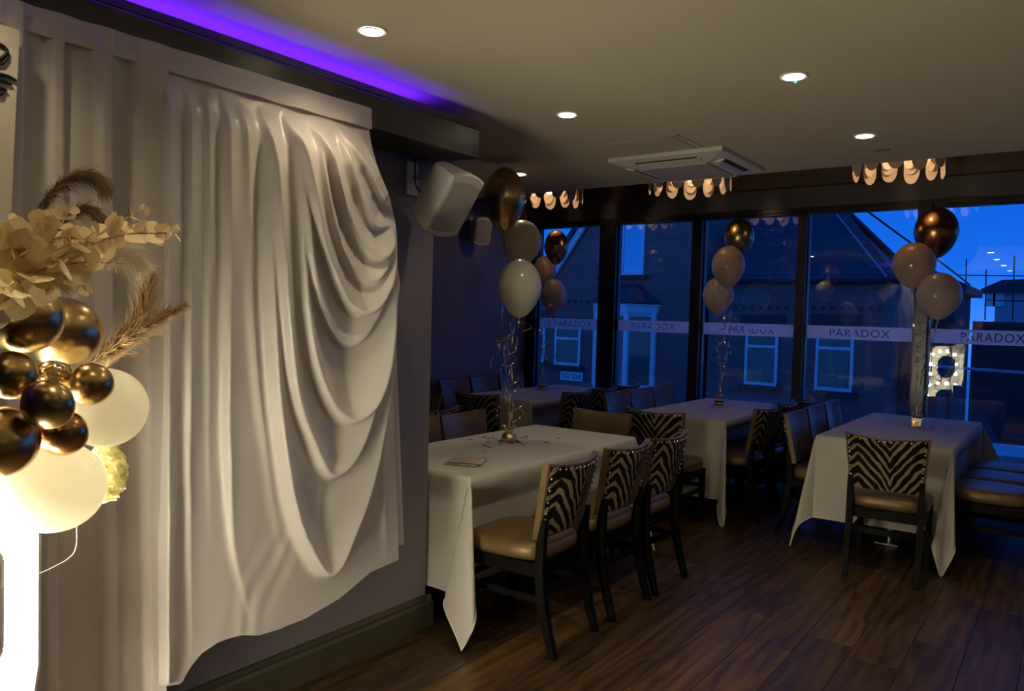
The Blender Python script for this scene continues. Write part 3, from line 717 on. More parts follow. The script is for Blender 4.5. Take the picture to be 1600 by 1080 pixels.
for a, z in bulbs:
    p = P3(a, z, .055)
    if bm0 is None: o = MB().sphere((0, 0, 0), .026, 14, 8).build('bulb', M_BULB, NUM, smooth=True, world=False); bm0 = o.data
    else: o = bpy.data.objects.new('bulb', bm0); COL.objects.link(o); o.parent = NUM
    o.location = p-ctr
    o2 = MB().tube([P3(a, z, .006), P3(a, z, .034)], .014, 10).build('socket', M_WHITEPL, NUM)
P = cpath([onx(120, 822, -1.86), onx(119, 855, -1.86), onx(108, 872, -1.86), onx(80, 888, -1.84), onx(40, 906, -1.80), onx(0, 922, -1.76)], 30)
tag(MB().tube(P, .0012, 6).build('thin_wire', M_WHITEPL, smooth=True), 'thin clear wire looping down from the balloons over the lit number', 'wire')
p = P3(hw+.012, .34, DEP-.02)
MB().lathe([(.002, -.012), (.004, -.010), (.0025, 0), (.006, .018), (.003, .022)], 8, Matrix.Translation(p) @ Matrix.Rotation(-.5, 4, 'Y')).tube([p+Vector((0, 0, .012)), p+Vector((.004, .012, .028))], .001, 5).build('cable_tail', M_FOIL, NUM, smooth=True)

# ================================================================== BALLOONS
def balloon(name, label, m, pxc, pyc, rx, ry, Yd=None, dist=None, down=None, seg=40, group=None, pear=.5, knot=True):
    """balloon from its pixel centre and half sizes at a real distance; down = direction of its knot"""
    c = atdist(pxc, pyc, dist) if dist else ony(pxc, pyc, Yd)
    dep = (c-EYE).dot(CW); r = rx*dep/FPX; h = ry*dep/FPX
    t = thing(name, label, 'balloon', c, group=group)
    dn = (Vector(down) if down else Vector((0, 0, -1))).normalized()
    prof = []
    for i in range(29):
        a = PI*i/28; z = math.cos(a); rr = math.sin(a)
        if z < 0: rr *= 1-pear*.32*(-z)**1.2*1.0; 
        prof.append((max(.0015, rr*r), z*h*(1 if z > 0 else 1.0)))
    M = Matrix.Translation(c) @ (-dn).to_track_quat('Z', 'Y').to_matrix().to_4x4()
    MB().lathe(prof, seg, M).build('skin', m, t, smooth=True)
    if knot: MB().lathe([(.004, -h+.004), (.0045, -h-.004), (.003, -h-.008), (.009, -h-.018), (.007, -h-.020)], 12, M).build('knot', m, t, smooth=True)
    return t, c + dn*(h+.01)
def bouquet(wpx, offs, specs, seed):
    rg = random.Random(seed); w = onz(*wpx, TZ+.006); ends = []
    for (nm, lab, m, cx, cy, rx, ry), oy in zip(specs, offs):
        Y_ = w.y + oy; t, k = balloon(nm, lab, m, cx, cy, rx, ry, Yd=Y_, pear=.75)
        ends.append((t, k))
    for t, k in ends:
        kk = Vector((w.x+rg.uniform(-.012, .012), w.y+rg.uniform(-.012, .012), w.z+.065))
        P = []
        L = (k-kk).length
        for i in range(41):
            f = i/40; q = k.lerp(kk, f); wob = math.sin(f*PI)
            P.append(q + Vector((math.sin(f*7+seed)*.016, math.cos(f*5+seed)*.02, 0))*wob)
        MB().ribbon(P, .0085).build('ribbon', M_RIBBON, t, smooth=True)
        for c_ in range(3):       # loose curled tail
            f0 = rg.uniform(.25, .6); s0 = P[int(f0*40)]; dirx = rg.choice((-1, 1)); ln = rg.uniform(.12, .26); Q = []
            for i in range(26):
                f = i/25; Q.append(s0 + Vector((dirx*(.012+.06*f+.035*math.sin(f*9+seed)), .03*math.cos(f*9), -ln*f)))
            MB().ribbon(Q, .007).build('ribbon', M_RIBBON, t, smooth=True)
    return w
b1 = bouquet((795, 690), (0, .20, -.12), [
    ('gold_balloon', 'large dark gold chrome balloon topping the bunch on the napkin table', M_GOLD, 788, 312, 33, 50),
    ('sand_balloon', 'sand-coloured balloon just under the dark gold one on the napkin table', M_BEIGE, 815, 380, 32, 36),
    ('white_balloon', 'white balloon lowest in the bunch on the napkin table', M_WLATEX, 812, 451, 34.5, 46)], 1)
b4 = bouquet((848, 609), (-.20, .26, .02), [
    ('bronze_balloon', 'bronze chrome balloon above the corner window table', M_BRONZE, 869, 387, 19, 27),
    ('peach_balloon', 'peach balloon half hidden by the white one, above the corner window table', M_PEACH, 850, 428, 18, 28),
    ('blush_balloon', 'translucent blush balloon lowest above the corner window table', M_PINK, 865, 464, 20, 28)], 2)
b2 = bouquet((1124, 633), (.27, 0, .25), [
    ('gold_balloon', 'gold chrome balloon topping the bunch on the middle window table', M_GOLD, 1155, 371, 22.5, 30),
    ('peach_balloon', 'peach balloon in the middle of the bunch on the middle window table', M_PEACH, 1138, 417, 25.5, 33),
    ('blush_balloon', 'pale lilac balloon lowest in the bunch on the middle window table', M_PINK, 1122, 463, 23.5, 30)], 3)
b3 = bouquet((1433, 667), (.28, .02, -.21), [
    ('bronze_balloon', 'dark bronze chrome balloon topping the bunch on the lone-chair table', M_BRONZE, 1463, 364, 32, 40),
    ('peach_balloon', 'peach balloon beside the window post on the lone-chair table', M_PEACH, 1428, 415, 31.5, 36),
    ('blush_balloon', 'pale pink balloon lowest in the bunch on the lone-chair table', M_PINK, 1467, 463, 32.5, 37)], 4)
# weights: foil-wrapped block with gathered collar
for kind_, w, lab in ((0, b1, 'gold foil balloon weight among the copper confetti on the napkin table'), (1, b4, 'small gold balloon weight on the corner window table'), (1, b2, 'small gold balloon weight with dark band on the middle window table'), (2, b3, 'gold box balloon weight on the lone-chair table')):
    t = thing('balloon_weight', lab, 'weight', w); rg = random.Random(5)
    if kind_ == 2: MB().bb((w.x-.036, w.y-.036, w.z+.001), (w.x+.036, w.y+.036, w.z+.058)).build('box', M_FOIL, t, bevel=.004); MB().box((w.x, w.y, w.z+.062), (.078, .078, .012)).build('lid', M_FOIL, t, bevel=.003)
    else: MB().lathe([(.042, .001), (.046, .012), (.044, .030), (.036, .046), (.016, .060)], 20, Matrix.Translation(w)).build('base', M_FOIL, t, smooth=True)
    if kind_ == 1: MB().lathe([(.0445, .026), (.046, .028), (.045, .038), (.042, .040)], 20, Matrix.Translation(w)).build('band', M_BLACK, t, smooth=True)
    mb = MB()
    for k in range(16):
        a = 2*PI*k/16; q = [w+Vector((math.cos(a)*r, math.sin(a)*r, z)) for r, z in ((.012, .058), (.026, .078), (.040, .082+.018*rg.random()))]; mb.ribbon(q, .014)
    mb.build('collar', M_FOIL, t, smooth=True)
def confetti(w, n, spread, seed, lab, sc=1.):
    rg = random.Random(seed); mb = MB()
    for k in range(n):
        r = abs(rg.gauss(0, spread)); a = rg.uniform(0, 2*PI); r = max(.045, r); p = Vector((w.x+r*math.cos(a), w.y+r*math.sin(a)*1.25, TZ+.0075)); q = rg.uniform(0, 2*PI); z = .003*rg.random()
        if k % 2:
            n_ = 10; s = .011*sc*rg.uniform(.7, 1.2); P = []
            for rr, zz in ((s, 0), (s*.55, .0), (s*.55, .0015), (s, .0015), (s, 0)): P.append([(p.x+rr*math.cos(2*PI*i/n_), p.y+rr*math.sin(2*PI*i/n_), p.z+zz+z+.002*math.sin(2*PI*i/n_+q)) for i in range(n_)])
            mb.grid(P, True)
        else: mb.box((p.x, p.y, p.z+.002), (.022*sc*rg.uniform(.5, 1.2), .005*sc, .001), q, rg.uniform(-.3, .3))
    o = mb.build('table_confetti', M_CONF, None, origin=(w.x, w.y, TZ+.005)); tag(o, lab, 'confetti', kind='stuff')
confetti(b1, 70, .14, 1, 'copper ring confetti scattered around the weight on the napkin table')
confetti(b4, 50, .13, 2, 'copper confetti scattered on the corner window table', 1.1)
confetti(b2, 70, .13, 3, 'copper confetti scattered on the middle window table', 1.1)
confetti(b3, 50, .15, 4, 'copper confetti scattered on the lone-chair table', 1.1)
# napkin packets
nc = onz(727, 724, TZ+.006)
for k in range(2):
    o = thing('napkin_packet', ['clear-wrapped napkin packet, the lower of two on the table by the wall', 'clear-wrapped printed napkin packet on top of another'][k], 'napkins', nc+Vector((.012*k, .01*k, .013*k)), .35+.12*k)
    MB().box((0, 0, .006), (.165, .165, .010)).build('napkins', mat('napkin_paper', (.52, .42, .36), .7, noise=.35, nscale=18), o, bevel=.003, world=False)
    MB().box((0, 0, .0063), (.185, .172, .012)).build('wrapper', mat('cellophane', (.8, .8, .8), .1, alpha=.16), o, bevel=.004, world=False)

# garland by the lit number
GS = .84
gar = [('gold_balloon', 'big gold balloon under the eucalyptus leaves, cut by nothing but smaller gold ones', M_GOLD, 40, 497, 55, 54, 1.82, (-.3, 0, .4)),
 ('gold_balloon', 'big shaded gold balloon behind the garland, beside the tan pampas', M_GOLD, 100, 520, 55, 62, 2.03, (-.3, .4, -.2)),
 ('gold_balloon', 'small gold balloon above the gold sequins of the garland', M_GOLD, 18, 586, 38, 37, 1.78, (-.3, .5, .1)),
 ('gold_balloon', 'small shiny gold balloon in the middle of the garland', M_GOLD, 75, 632, 40, 34, 1.69, (-.3, .5, .2)),
 ('gold_balloon', 'small gold balloon overlapping the upper white balloon', M_GOLD, 142, 600, 33, 34, 1.88, (-.6, .2, .1)),
 ('copper_balloon', 'small copper chrome balloon wedged between two white balloons', M_BRONZE, 98, 676, 37, 35, 1.82, (-.4, .5, .4)),
 ('gold_balloon', 'gold balloon beside the lit number, lowest gold one of the garland', M_GOLD, 2, 690, 54, 64, 1.75, (-.5, .4, .2)),
 ('white_balloon', 'white balloon of the garland beside the curtain', M_WGLOW, 165, 637, 62, 60, 2.0, (-.6, .4, .1)),
 ('white_balloon', 'biggest white balloon sitting on the lit number', M_WGLOW, 84, 760, 75, 66, 1.97, (-.6, .3, .3)),
 ('sand_balloon', 'ivory balloon at the edge of the garland below the leaves', M_BEIGE, -12, 490, 26, 30, 1.70, (-.5, .3, .1))]
for nm, lab, m, cx, cy, rx, ry, ds, dn in gar:
    lab = lab.replace(', cut by nothing but smaller gold ones', ' of the garland')
    balloon(nm, lab, m, cx, cy, rx, ry, dist=ds*GS, down=dn, pear=.2, group='garland balloons', knot=False)
# gold sequin patch (glittery pouf) between the balloons
c = atdist(82, 587, 1.90*GS); mb = MB(); rg = random.Random(4)
for k in range(420):
    d = Vector((rg.gauss(0, 1), rg.gauss(0, 1), rg.gauss(0, 1))).normalized(); p = c + Vector((d.x*.03, d.y*.03, d.z*.026)); a = d.orthogonal().normalized()*.006; b = d.cross(a); n_ = d*rg.uniform(-.002, .003)
    mb.poly([p+a+n_, p+b, p-a-n_, p-b])
o = mb.build('sequin_pouf', M_FOIL, None, origin=c); tag(o, 'glittering gold sequin pouf tucked between the garland balloons', 'decoration')

# eucalyptus stems
leafm = None
def eucalyptus(path, label, n, size, seed, tipscale=.3):
    global leafm
    rg = random.Random(seed); P = cpath(path, 30); t = thing('eucalyptus_stem', label, 'leaf spray', P[0], group='cream eucalyptus stems')
    MB().tube(P, [.0028*(1-.7*i/(len(P)-1)) for i in range(len(P))], 6).build('stem', M_STEMC, t, smooth=True)
    if leafm is None:
        mb = MB(); P_ = []
        for i in range(7):
            f = i/6; w = .5*math.sin(PI*min(1, f*.93+.05))**.7; P_.append([(w*k, f, .16*(k*k)*w - .10*f*f) for k in np.linspace(-1, 1, 5)])
        leafm = mb.grid(P_).build('leaf', M_LEAF, None, smooth=True); COL.objects.unlink(leafm)
    for k in range(n):
        f = (k//2+.6)/(n/2+.4); i = min(len(P)-2, int(f*(len(P)-1))); tg = (P[i+1]-P[i]).normalized(); side = 1 if k % 2 else -1
        ax = tg.orthogonal().normalized(); ax = Matrix.Rotation((k//2)*1.57+rg.uniform(-.4, .4), 3, tg) @ ax
        d = (ax*side + tg*rg.uniform(.1, .7)).normalized(); s = size*(1-(1-tipscale)*f)*rg.uniform(.8, 1.2)
        o = bpy.data.objects.new('leaf', leafm.data); COL.objects.link(o); o.parent = t
        yv = d; zv = (Vector((rg.gauss(0, 1), rg.gauss(0, 1), rg.gauss(0, 1)))); zv = (zv-yv*zv.dot(yv)).normalized(); xv = yv.cross(zv)
        Mx = Matrix((xv*s, yv*s, zv*s)).transposed().to_4x4(); Mx.translation = P[i]-P[0]; o.matrix_local = Mx
    # tiny tip leaves
def AP(x, y, d): return atdist(x, y, d*GS)
def EP(x, y, d): return atdist(x, y, (d-.13)*GS)
eucalyptus([EP(20, 470, 1.86), EP(100, 400, 1.84), EP(190, 368, 1.82), EP(240, 365, 1.82), EP(284, 364, 1.82)], 'longest cream eucalyptus stem reaching over the drapes', 26, .052, 1)
eucalyptus([EP(30, 460, 1.84), EP(110, 400, 1.82), EP(180, 350, 1.84), EP(240, 322, 1.86)], 'cream eucalyptus stem rising to a small tip above the longest one', 20, .050, 2)
eucalyptus([EP(10, 470, 1.82), EP(80, 420, 1.78), EP(140, 410, 1.78), EP(196, 412, 1.78)], 'cream eucalyptus stem pointing level below the longest one', 20, .052, 3)
eucalyptus([EP(0, 480, 1.8), EP(50, 420, 1.76), EP(90, 360, 1.76), EP(115, 316, 1.78)], 'cream eucalyptus stem standing up into the brown pampas', 18, .052, 4)
eucalyptus([EP(-30, 400, 1.76), EP(20, 390, 1.74), EP(60, 400, 1.72), EP(95, 420, 1.72)], 'cream eucalyptus stem lying across the top of the gold balloon', 18, .050, 5)
eucalyptus([EP(-40, 440, 1.74), EP(0, 420, 1.72), EP(30, 440, 1.70), EP(40, 470, 1.70)], 'short cream eucalyptus stem drooping onto the gold balloon', 12, .045, 6)
eucalyptus([EP(40, 470, 1.84), EP(80, 430, 1.82), EP(120, 440, 1.80), EP(140, 460, 1.8)], 'short cream eucalyptus stem with leaves hanging below the others', 12, .045, 7)
eucalyptus([EP(-30, 460, 1.82), EP(30, 400, 1.78), EP(90, 372, 1.76), EP(150, 380, 1.76)], 'leafy cream eucalyptus stem filling the middle of the spray', 22, .055, 8)
eucalyptus([EP(-40, 430, 1.78), EP(10, 380, 1.76), EP(50, 350, 1.77), EP(75, 340, 1.78)], 'cream eucalyptus stem at the foot of the brown pampas', 18, .055, 9)
eucalyptus([EP(20, 450, 1.76), EP(70, 420, 1.73), EP(110, 390, 1.73), EP(150, 362, 1.75)], 'cream eucalyptus stem crossing in front of the leafy middle stem', 20, .052, 10)
def pampas(path, label, m, n, lmax, seed, droop=.3, start=.25, name='pampas_plume'):
    rg = random.Random(seed); P = cpath(path, 36); t = thing(name, label, 'dried grass', P[0])
    MB().tube(P, .0016, 5).build('stem', M_STEMC, t)
    mb = MB()
    for k in range(n):
        f = start+(1-start)*rg.random(); i = min(len(P)-2, int(f*(len(P)-1))); tg = (P[i+1]-P[i]).normalized()
        r = Vector((rg.gauss(0, 1), rg.gauss(0, 1), rg.gauss(0, 1))); r = (r-tg*r.dot(tg)).normalized(); env = math.sin(PI*min(1, .12+.88*(f-start)/(1-start)*.95)) ** .6
        L_ = lmax*(.35+.65*rg.random())*env; Q = []; ta = rg.uniform(.35, .8); ra_ = rg.uniform(.2, .75)
        for j in range(4): g = j/3; Q.append(P[i]+tg*L_*g*ta+r*L_*ra_*g+Vector((0, 0, -droop*L_*g*g))+Vector((math.sin(k+g*5), math.cos(k*1.7+g*4), math.sin(k*2.3+g*6)))*L_*.05)
        b = len(mb.v); w = tg.cross(r).normalized()*.0011
        for j, q in enumerate(Q): mb.v += [q-w*(1-.8*j/3), q+w*(1-.8*j/3)]
        for j in range(3): mb.f.append([b+2*j, b+2*j+1, b+2*j+3, b+2*j+2])
    mb.build('plume', m, t)
pampas([AP(30, 400, 1.94), AP(60, 330, 1.94), AP(100, 285, 1.94), AP(140, 272, 1.93), AP(168, 290, 1.92)], 'curved dark brown pampas plume rising above the eucalyptus', M_PAMPB, 2600, .065, 1, .5, .2)
pampas([AP(60, 400, 1.95), AP(100, 345, 1.95), AP(135, 325, 1.95), AP(160, 345, 1.95)], 'shorter brown pampas plume curling behind the leaves', M_PAMPB, 1400, .055, 2, .5, .2)
pampas([AP(60, 430, 1.95), AP(130, 390, 1.97), AP(185, 390, 1.98), AP(222, 410, 1.98)], 'pale cream pampas plume fanning out under the eucalyptus', M_PAMPC, 2600, .085, 3, .35, .15)
pampas([AP(40, 450, 2.10), AP(75, 436, 2.10), AP(110, 446, 2.10)], 'short pale cream pampas plume above the big gold balloon', M_PAMPC, 1100, .06, 4, .5, .15)
pampas([AP(120, 590, 2.20), AP(165, 550, 2.18), AP(215, 515, 2.14), AP(291, 476, 2.10)], 'tan pampas plume pointing out sideways behind the white balloon', M_PAMPT, 2400, .075, 5, .1, .1)
pampas([AP(150, 590, 2.26), AP(195, 530, 2.26), AP(225, 480, 2.25), AP(235, 425, 2.24)], 'tan pampas plume standing up against the drapes', M_PAMPT, 2200, .075, 6, -.1, .1)
# hydrangea head
hc = atdist(166, 738, 2.16*GS); t = thing('hydrangea', 'cream artificial hydrangea head beside the big white balloon', 'flower', hc); rg = random.Random(9); mb = MB()
for k in range(240):
    d = Vector((rg.gauss(0, 1), rg.gauss(0, 1), rg.gauss(0, 1))).normalized(); p = hc+Vector((d.x*.03, d.y*.03, d.z*.052)); a = d.orthogonal().normalized(); a = Matrix.Rotation(rg.uniform(0, 6), 3, d) @ a; b = d.cross(a); s = rg.uniform(.011, .016); n_ = d*.007
    mb.poly([p-a*s*.3, p+b*s*.8+a*s*.4+n_, p+a*s*1.3+n_*1.4, p-b*s*.8+a*s*.4+n_])
mb.build('petals', M_PETALF, t); MB().sphere(hc, .027, 12, 8, (1, 1, 1.6)).build('core', M_PETALF, t, smooth=True)

# ================================================================== SPEAKERS
def speaker(loc, pitch, yaw, label, m, mg, wall_x, sc=1.):
    t = thing('wall_speaker', label, 'speaker', loc)
    Rm = Matrix.Rotation(yaw, 4, 'Z') @ Matrix.Rotation(pitch, 4, 'Y'); M = Matrix.Translation(loc) @ Rm
    # body: local +X front; rounded top and bottom, sides tapering to the rear
    def sec(x, hw, hh, bulge, n=9):
        ring = []
        for i in range(n): f = -1+2*i/(n-1); ring.append((x, f*hw, hh+bulge*(1-f*f)))
        for i in range(n): f = 1-2*i/(n-1); ring.append((x, f*hw, -hh-bulge*(1-f*f)))
        return ring
    S = [sec(-.105*sc, .050*sc, .105*sc, .012*sc), sec(-.095*sc, .062*sc, .115*sc, .015*sc), sec(.03*sc, .100*sc, .132*sc, .022*sc), sec(.058*sc, .104*sc, .134*sc, .024*sc), sec(.068*sc, .100*sc, .128*sc, .022*sc)]
    P = [[M @ Vector(p) for p in r] for r in S]; mb = MB().grid(P, True); n = len(P[0]); mb.f.append(list(range(n))); mb.f.append([4*n+i for i in range(n)])
    mb.build('cabinet', m, t, smooth=True, angle=30)
    g = [sec(.0675*sc, .093*sc, .108*sc, .016*sc), sec(.073*sc, .090*sc, .105*sc, .015*sc)]
    P = [[M @ Vector(p) for p in r] for r in g]; mb = MB().grid(P, True); mb.f.append([n+i for i in range(n)]); gr = mb.build('grille', mg, t, smooth=True, angle=30)
    MB().lathe([(.070*sc, .0), (.070*sc, .002), (.001, .003)], 28, M @ Matrix.Translation((.0725*sc, 0, -.035*sc)) @ Matrix.Rotation(PI/2, 4, 'Y')).build('cone_ring', mg, t, smooth=True, angle=30)
    cu = bpy.data.curves.new('g', 'FONT'); cu.body = 'G.'; cu.size = .024*sc; cu.extrude = .001
    to = bpy.data.objects.new('g', cu); COL.objects.link(to); me = bpy.data.meshes.new_from_object(to.evaluated_get(bpy.context.evaluated_depsgraph_get())); bpy.data.objects.remove(to)
    mb = MB(); mb.v = [M @ Vector((.077*sc, v.co.x-.01*sc, v.co.y-.095*sc)) for v in me.vertices]; mb.f = [list(p.vertices) for p in me.polygons]; mb.build('badge', mat('badge_grey', (.12, .12, .11), .4), t)
    # bracket
    a = M @ Vector((-.10*sc, 0, .04*sc)); b = Vector((wall_x, a.y, a.z+.02))
    MB().tube([a, Vector((b.x+.03, a.y, a.z+.02)), b], .011*sc, 10).build('bracket_arm', m, t, smooth=True)
    MB().bb((wall_x, a.y-.035, a.z-.06), (wall_x+.012, a.y+.035, a.z+.09)).build('wall_plate', m, t, bevel=.003)
    return t, a
spc = onx(697, 311, WX+.215)
spt, spa = speaker(spc, math.radians(35), math.radians(0), 'white wall speaker tilted down on the grey wall under the pelmet', M_WHITEPL, M_GRILLE, WX)
MB().tube(cpath([spa, spa+Vector((-.03, -.03, -.06)), spa+Vector((-.075, -.05, -.03)), spa+Vector((-.085, -.05, .10))], 18), .004, 6).build('cable', M_BLACK, spt, smooth=True)
sp2 = onx(750, 361, XL+.04+.14)
speaker(sp2, math.radians(12), math.radians(-18), 'small wall speaker in the dark window corner', M_WHITEPL, M_GRILLE, XL+.04, .95)

# ================================================================== CEILING FITTINGS
dl = []
def downlight(x, y, label, energy=L_SPOT, off=''):
    t = thing('downlight'+('_offscreen' if off else ''), label, 'ceiling light', (x, y, ZC), group='recessed downlights')
    MB().lathe([(.036, ZC-.001), (.038, ZC-.006), (.048, ZC-.007), (.052, ZC-.001)], 28, Matrix.Translation((x, y, 0))).build('bezel', M_BEZEL, t, smooth=True, angle=40)
    MB().lathe([(.0355, -.009), (.030, -.0105), (.001, -.011)], 24, Matrix.Translation((x, y, ZC))).build('lens', M_LAMP, t, smooth=True)
    l = lightobj('spot_lamp'+off, 'SPOT', (x, y, ZC-.02), energy, (1, .80, .50), t, .03, spot_size=math.radians(130), spot_blend=.75)
    return t
downlight(-1.895, 1.757, 'downlight over the draped backdrop beside the purple cove')
downlight(-.888, 2.926, 'downlight with a green indicator in the middle of the ceiling')
downlight(-1.90, 2.956, 'downlight above the wall speaker end of the napkin table')
downlight(-.868, 4.01, 'downlight nearest the ceiling edge with a small vent behind it')
downlight(-2.94, 4.03, 'downlight partly hidden by the dark gold balloon')
for k_, (xx, yy) in enumerate(((-1.895, .55), (-.88, .55), (-.88, 1.757), (.14, 1.757), (.14, 2.94), (.14, 4.02), (1.16, .55), (1.16, 2.94), (.14, -.65), (1.16, -1.85))):
    downlight(xx, yy, 'downlight in the open half of the ceiling away from the window', off='_%d_offscreen' % (k_+1))
g = MB().lathe([(.006, 0), (.006, -.006), (.003, -.009), (.001, -.0095)], 12, Matrix.Translation(onz(1243, 126, ZC))).build('status_light', M_GREEN, smooth=True)
tag(g, 'tiny green status light beside a downlight', 'indicator')
# air conditioning cassette
A0, A1 = Vector((-2.215, 3.90, 0)), Vector((-1.54, 4.575, 0)); ac = (A0+A1)/2; ac.z = ZC
AC = thing('ceiling_air_conditioner', 'white square air conditioning cassette set in the ceiling', 'air conditioner', ac)
mb = MB(); R0 = .34; zs = [(R0, ZC-.001), (R0, ZC-.022), (R0-.10, ZC-.048), (R0-.115, ZC-.048)]
P = [[ac.x-r, ac.y-r, z] and [(ac.x-r, ac.y-r, z), (ac.x+r, ac.y-r, z), (ac.x+r, ac.y+r, z), (ac.x-r, ac.y+r, z)] for r, z in zs]
mb.grid(P, True); mb.f.append([12, 13, 14, 15]); mb.build('fascia', M_WHITEPL, AC)
MB().bb((ac.x-.205, ac.y-.205, ZC-.058), (ac.x+.205, ac.y+.205, ZC-.046)).build('intake_panel', mat('intake_plastic', (.5, .48, .43), .5), AC, bevel=.004)
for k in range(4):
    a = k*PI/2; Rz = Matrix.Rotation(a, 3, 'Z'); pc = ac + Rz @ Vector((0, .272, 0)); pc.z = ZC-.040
    MB().box(pc, (.37, .052, .010), a, .25).build('outlet_shade_strip', mat('painted_slot_shade', (.03, .03, .03), .8), AC)  # dark strip paints in the shaded inside of a slot; fascia stays uncut
    pl_ = pc + Vector((0, 0, -.006)); MB().box(pl_, (.36, .042, .006), a, .25 if k != 3 else 1.2).build('louvre', M_WHITEPL, AC)
    for s in (-1, 1): q = ac + Rz @ Vector((s*.19, .272, 0)); q.z = ZC-.043; MB().box(q, (.014, .05, .014), a, .25).build('louvre_pivot', M_WHITEPL, AC)
# hatch outline and small sensor in the ceiling
h0 = onz(905, 223, ZC); h1 = onz(1062, 211, ZC); h2 = onz(1112, 228, ZC)
hx0, hx1 = h0.x, h1.x; hy0, hy1 = h1.y-.01, h1.y+.42
t = thing('access_hatch', 'flush access hatch outlined in the ceiling behind the air conditioner', 'hatch', ((hx0+hx1)/2, hy0, ZC))
for a, b in (((hx0, hy0), (hx1, hy0+.012)), ((hx1-.012, hy0), (hx1, hy0+.30)), ((hx1-.05, hy0), (hx1-.038, hy0+.30))): MB().bb((*a, ZC-.003), (*b, ZC-.0002)).build('frame_strip', M_CEIL, t)
p = onz(1379, 233, ZC); tag(MB().bb((p.x-.035, p.y-.02, ZC-.008), (p.x+.035, p.y+.02, ZC-.0005)).build('ceiling_sensor', mat('sensor_plastic', (.2, .18, .15), .5), bevel=.003), 'small flat sensor on the ceiling near the edge downlight', 'sensor')

# petal pendants over the window tables
petm = None
def pendant(x, y, label, zb=2.635, rot=0., R=.31):
    global petm
    t = thing('petal_pendant', label, 'pendant light', (x, y, ZR)); 
    MB().tube([(x, y, ZR-.002), (x, y, zb+.24)], .006, 8).build('cord', M_BLACK, t)
    MB().lathe([(.05, ZR-.001), (.05, ZR-.02), (.01, ZR-.03)], 20, Matrix.Translation((x, y, 0))).build('ceiling_rose', M_BLACK, t, smooth=True, angle=40)
    MB().lathe([(.004, zb+.27), (.05, zb+.26), (.055, zb+.20), (.03, zb+.19)], 20, Matrix.Translation((x, y, 0))).build('hub', M_STEEL, t, smooth=True, angle=40)
    MB().sphere((x, y, zb+.115), .030, 14, 8).build('bulb', M_PBULB, t, smooth=True)
    lightobj('bulb_lamp', 'POINT', (x, y, zb+.10), L_PENDANT, (1, .66, .40), t, .03)
    if petm is None:
        P = []
        for i in range(17):
            f = 1-(1-i/16)**1.7; w = .050*(.4+.6*min(1, f/.45)) if f < .72 else .050*math.sqrt(max(0, 1-((f-.72)/.28)**2.4))
            r = .05+.262*math.sin(min(1, f/.62)*PI/2); z = -.015*f-.21*max(0, f-.25)**1.3/.75**1.3
            P.append([(r, k*w, z-.008*k*k) for k in np.linspace(-1, 1, 7)])
        petm = MB().grid(P).build('petal', M_PETAL, None, smooth=True); COL.objects.unlink(petm)
    for tier, (n, sc, dz) in enumerate(((13, 1.0, .215), (11, .86, .235), (9, .70, .25))):
        for k in range(n):
            o = bpy.data.objects.new('petal', petm.data); COL.objects.link(o); o.parent = t; a = 2*PI*(k+.5*tier)/n+rot
            o.location = (0, 0, zb+dz-ZR); o.rotation_euler = (0, RND.uniform(-.06, .06), a); o.scale = (sc*R/.30, sc*1.15, sc)
pendant(-4.26, 6.35, 'pendant lamp of glowing veneer petals above the corner window table', 2.625, .2)
pendant(-2.77, 6.30, 'pendant lamp of glowing veneer petals above the middle window table', 2.625, .5, .33)
pendant(-1.12, 6.30, 'pendant lamp of glowing veneer petals above the lone-chair table', 2.625, 0., .31)

# ================================================================== STREET OUTSIDE
GZ = -1.9; YF = 20.
struct(MB().bb((-45, YW+1.2, GZ-.1), (40, 70, GZ)), 'street_ground', M_ROAD)
# coping ledge outside the glass
ld = struct(MB().bb((-7, YW+.35, .30), (6, YW+1.15, .42)), 'ledge_outside', M_PAVE)
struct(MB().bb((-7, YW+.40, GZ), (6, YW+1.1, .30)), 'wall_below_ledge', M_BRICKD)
def fp(x, y, Y=YF): return ony(x, y, Y)
def win(parent, x0, y0, x1, y1, Y=YF, bars=((.3,), ()), sill=True, lintel=True, pane=None):
    a = fp(x0, (y0+y1)/2, Y).x; b = fp(x1, (y0+y1)/2, Y).x; zb = fp((x0+x1)/2, y1, Y).z; zt = fp((x0+x1)/2, y0, Y).z; f = .07
    mb = MB(); w = bpy.data.objects.new('window', None); COL.objects.link(w); w.parent = parent; c = Vector(((a+b)/2, Y-.02, zb)); w.location = c-WL[parent.name]; WL[w.name] = c
    Y0 = Y-.03
    mb.bb((a, Y0-.04, zb), (a+f, Y0+.05, zt)); mb.bb((b-f, Y0-.04, zb), (b, Y0+.05, zt)); mb.bb((a, Y0-.045, zb), (b, Y0+.05, zb+f*1.2)); mb.bb((a, Y0-.045, zt-f), (b, Y0+.05, zt))
    for h in bars[0]: z = zt-(zt-zb)*h; mb.bb((a, Y0-.042, z-f*.5), (b, Y0+.05, z+f*.5))
    for h in bars[1]: x = a+(b-a)*h; mb.bb((x-f*.5, Y0-.042, zb), (x+f*.5, Y0+.05, zt))
    mb.build('frame', M_UPVC, w); MB().bb((a+.01, Y0-.012, zb+.01), (b-.01, Y0+.01, zt-.01)).build('pane', pane or M_PANE, w)
    if sill: MB().bb((a-.12, Y-.14, zb-.13), (b+.12, Y+.02, zb-.005)).build('sill', M_STONE, w)
    if lintel: MB().bb((a-.15, Y-.05, zt+.01), (b+.15, Y+.02, zt+.30)).build('lintel', M_STONE, w)
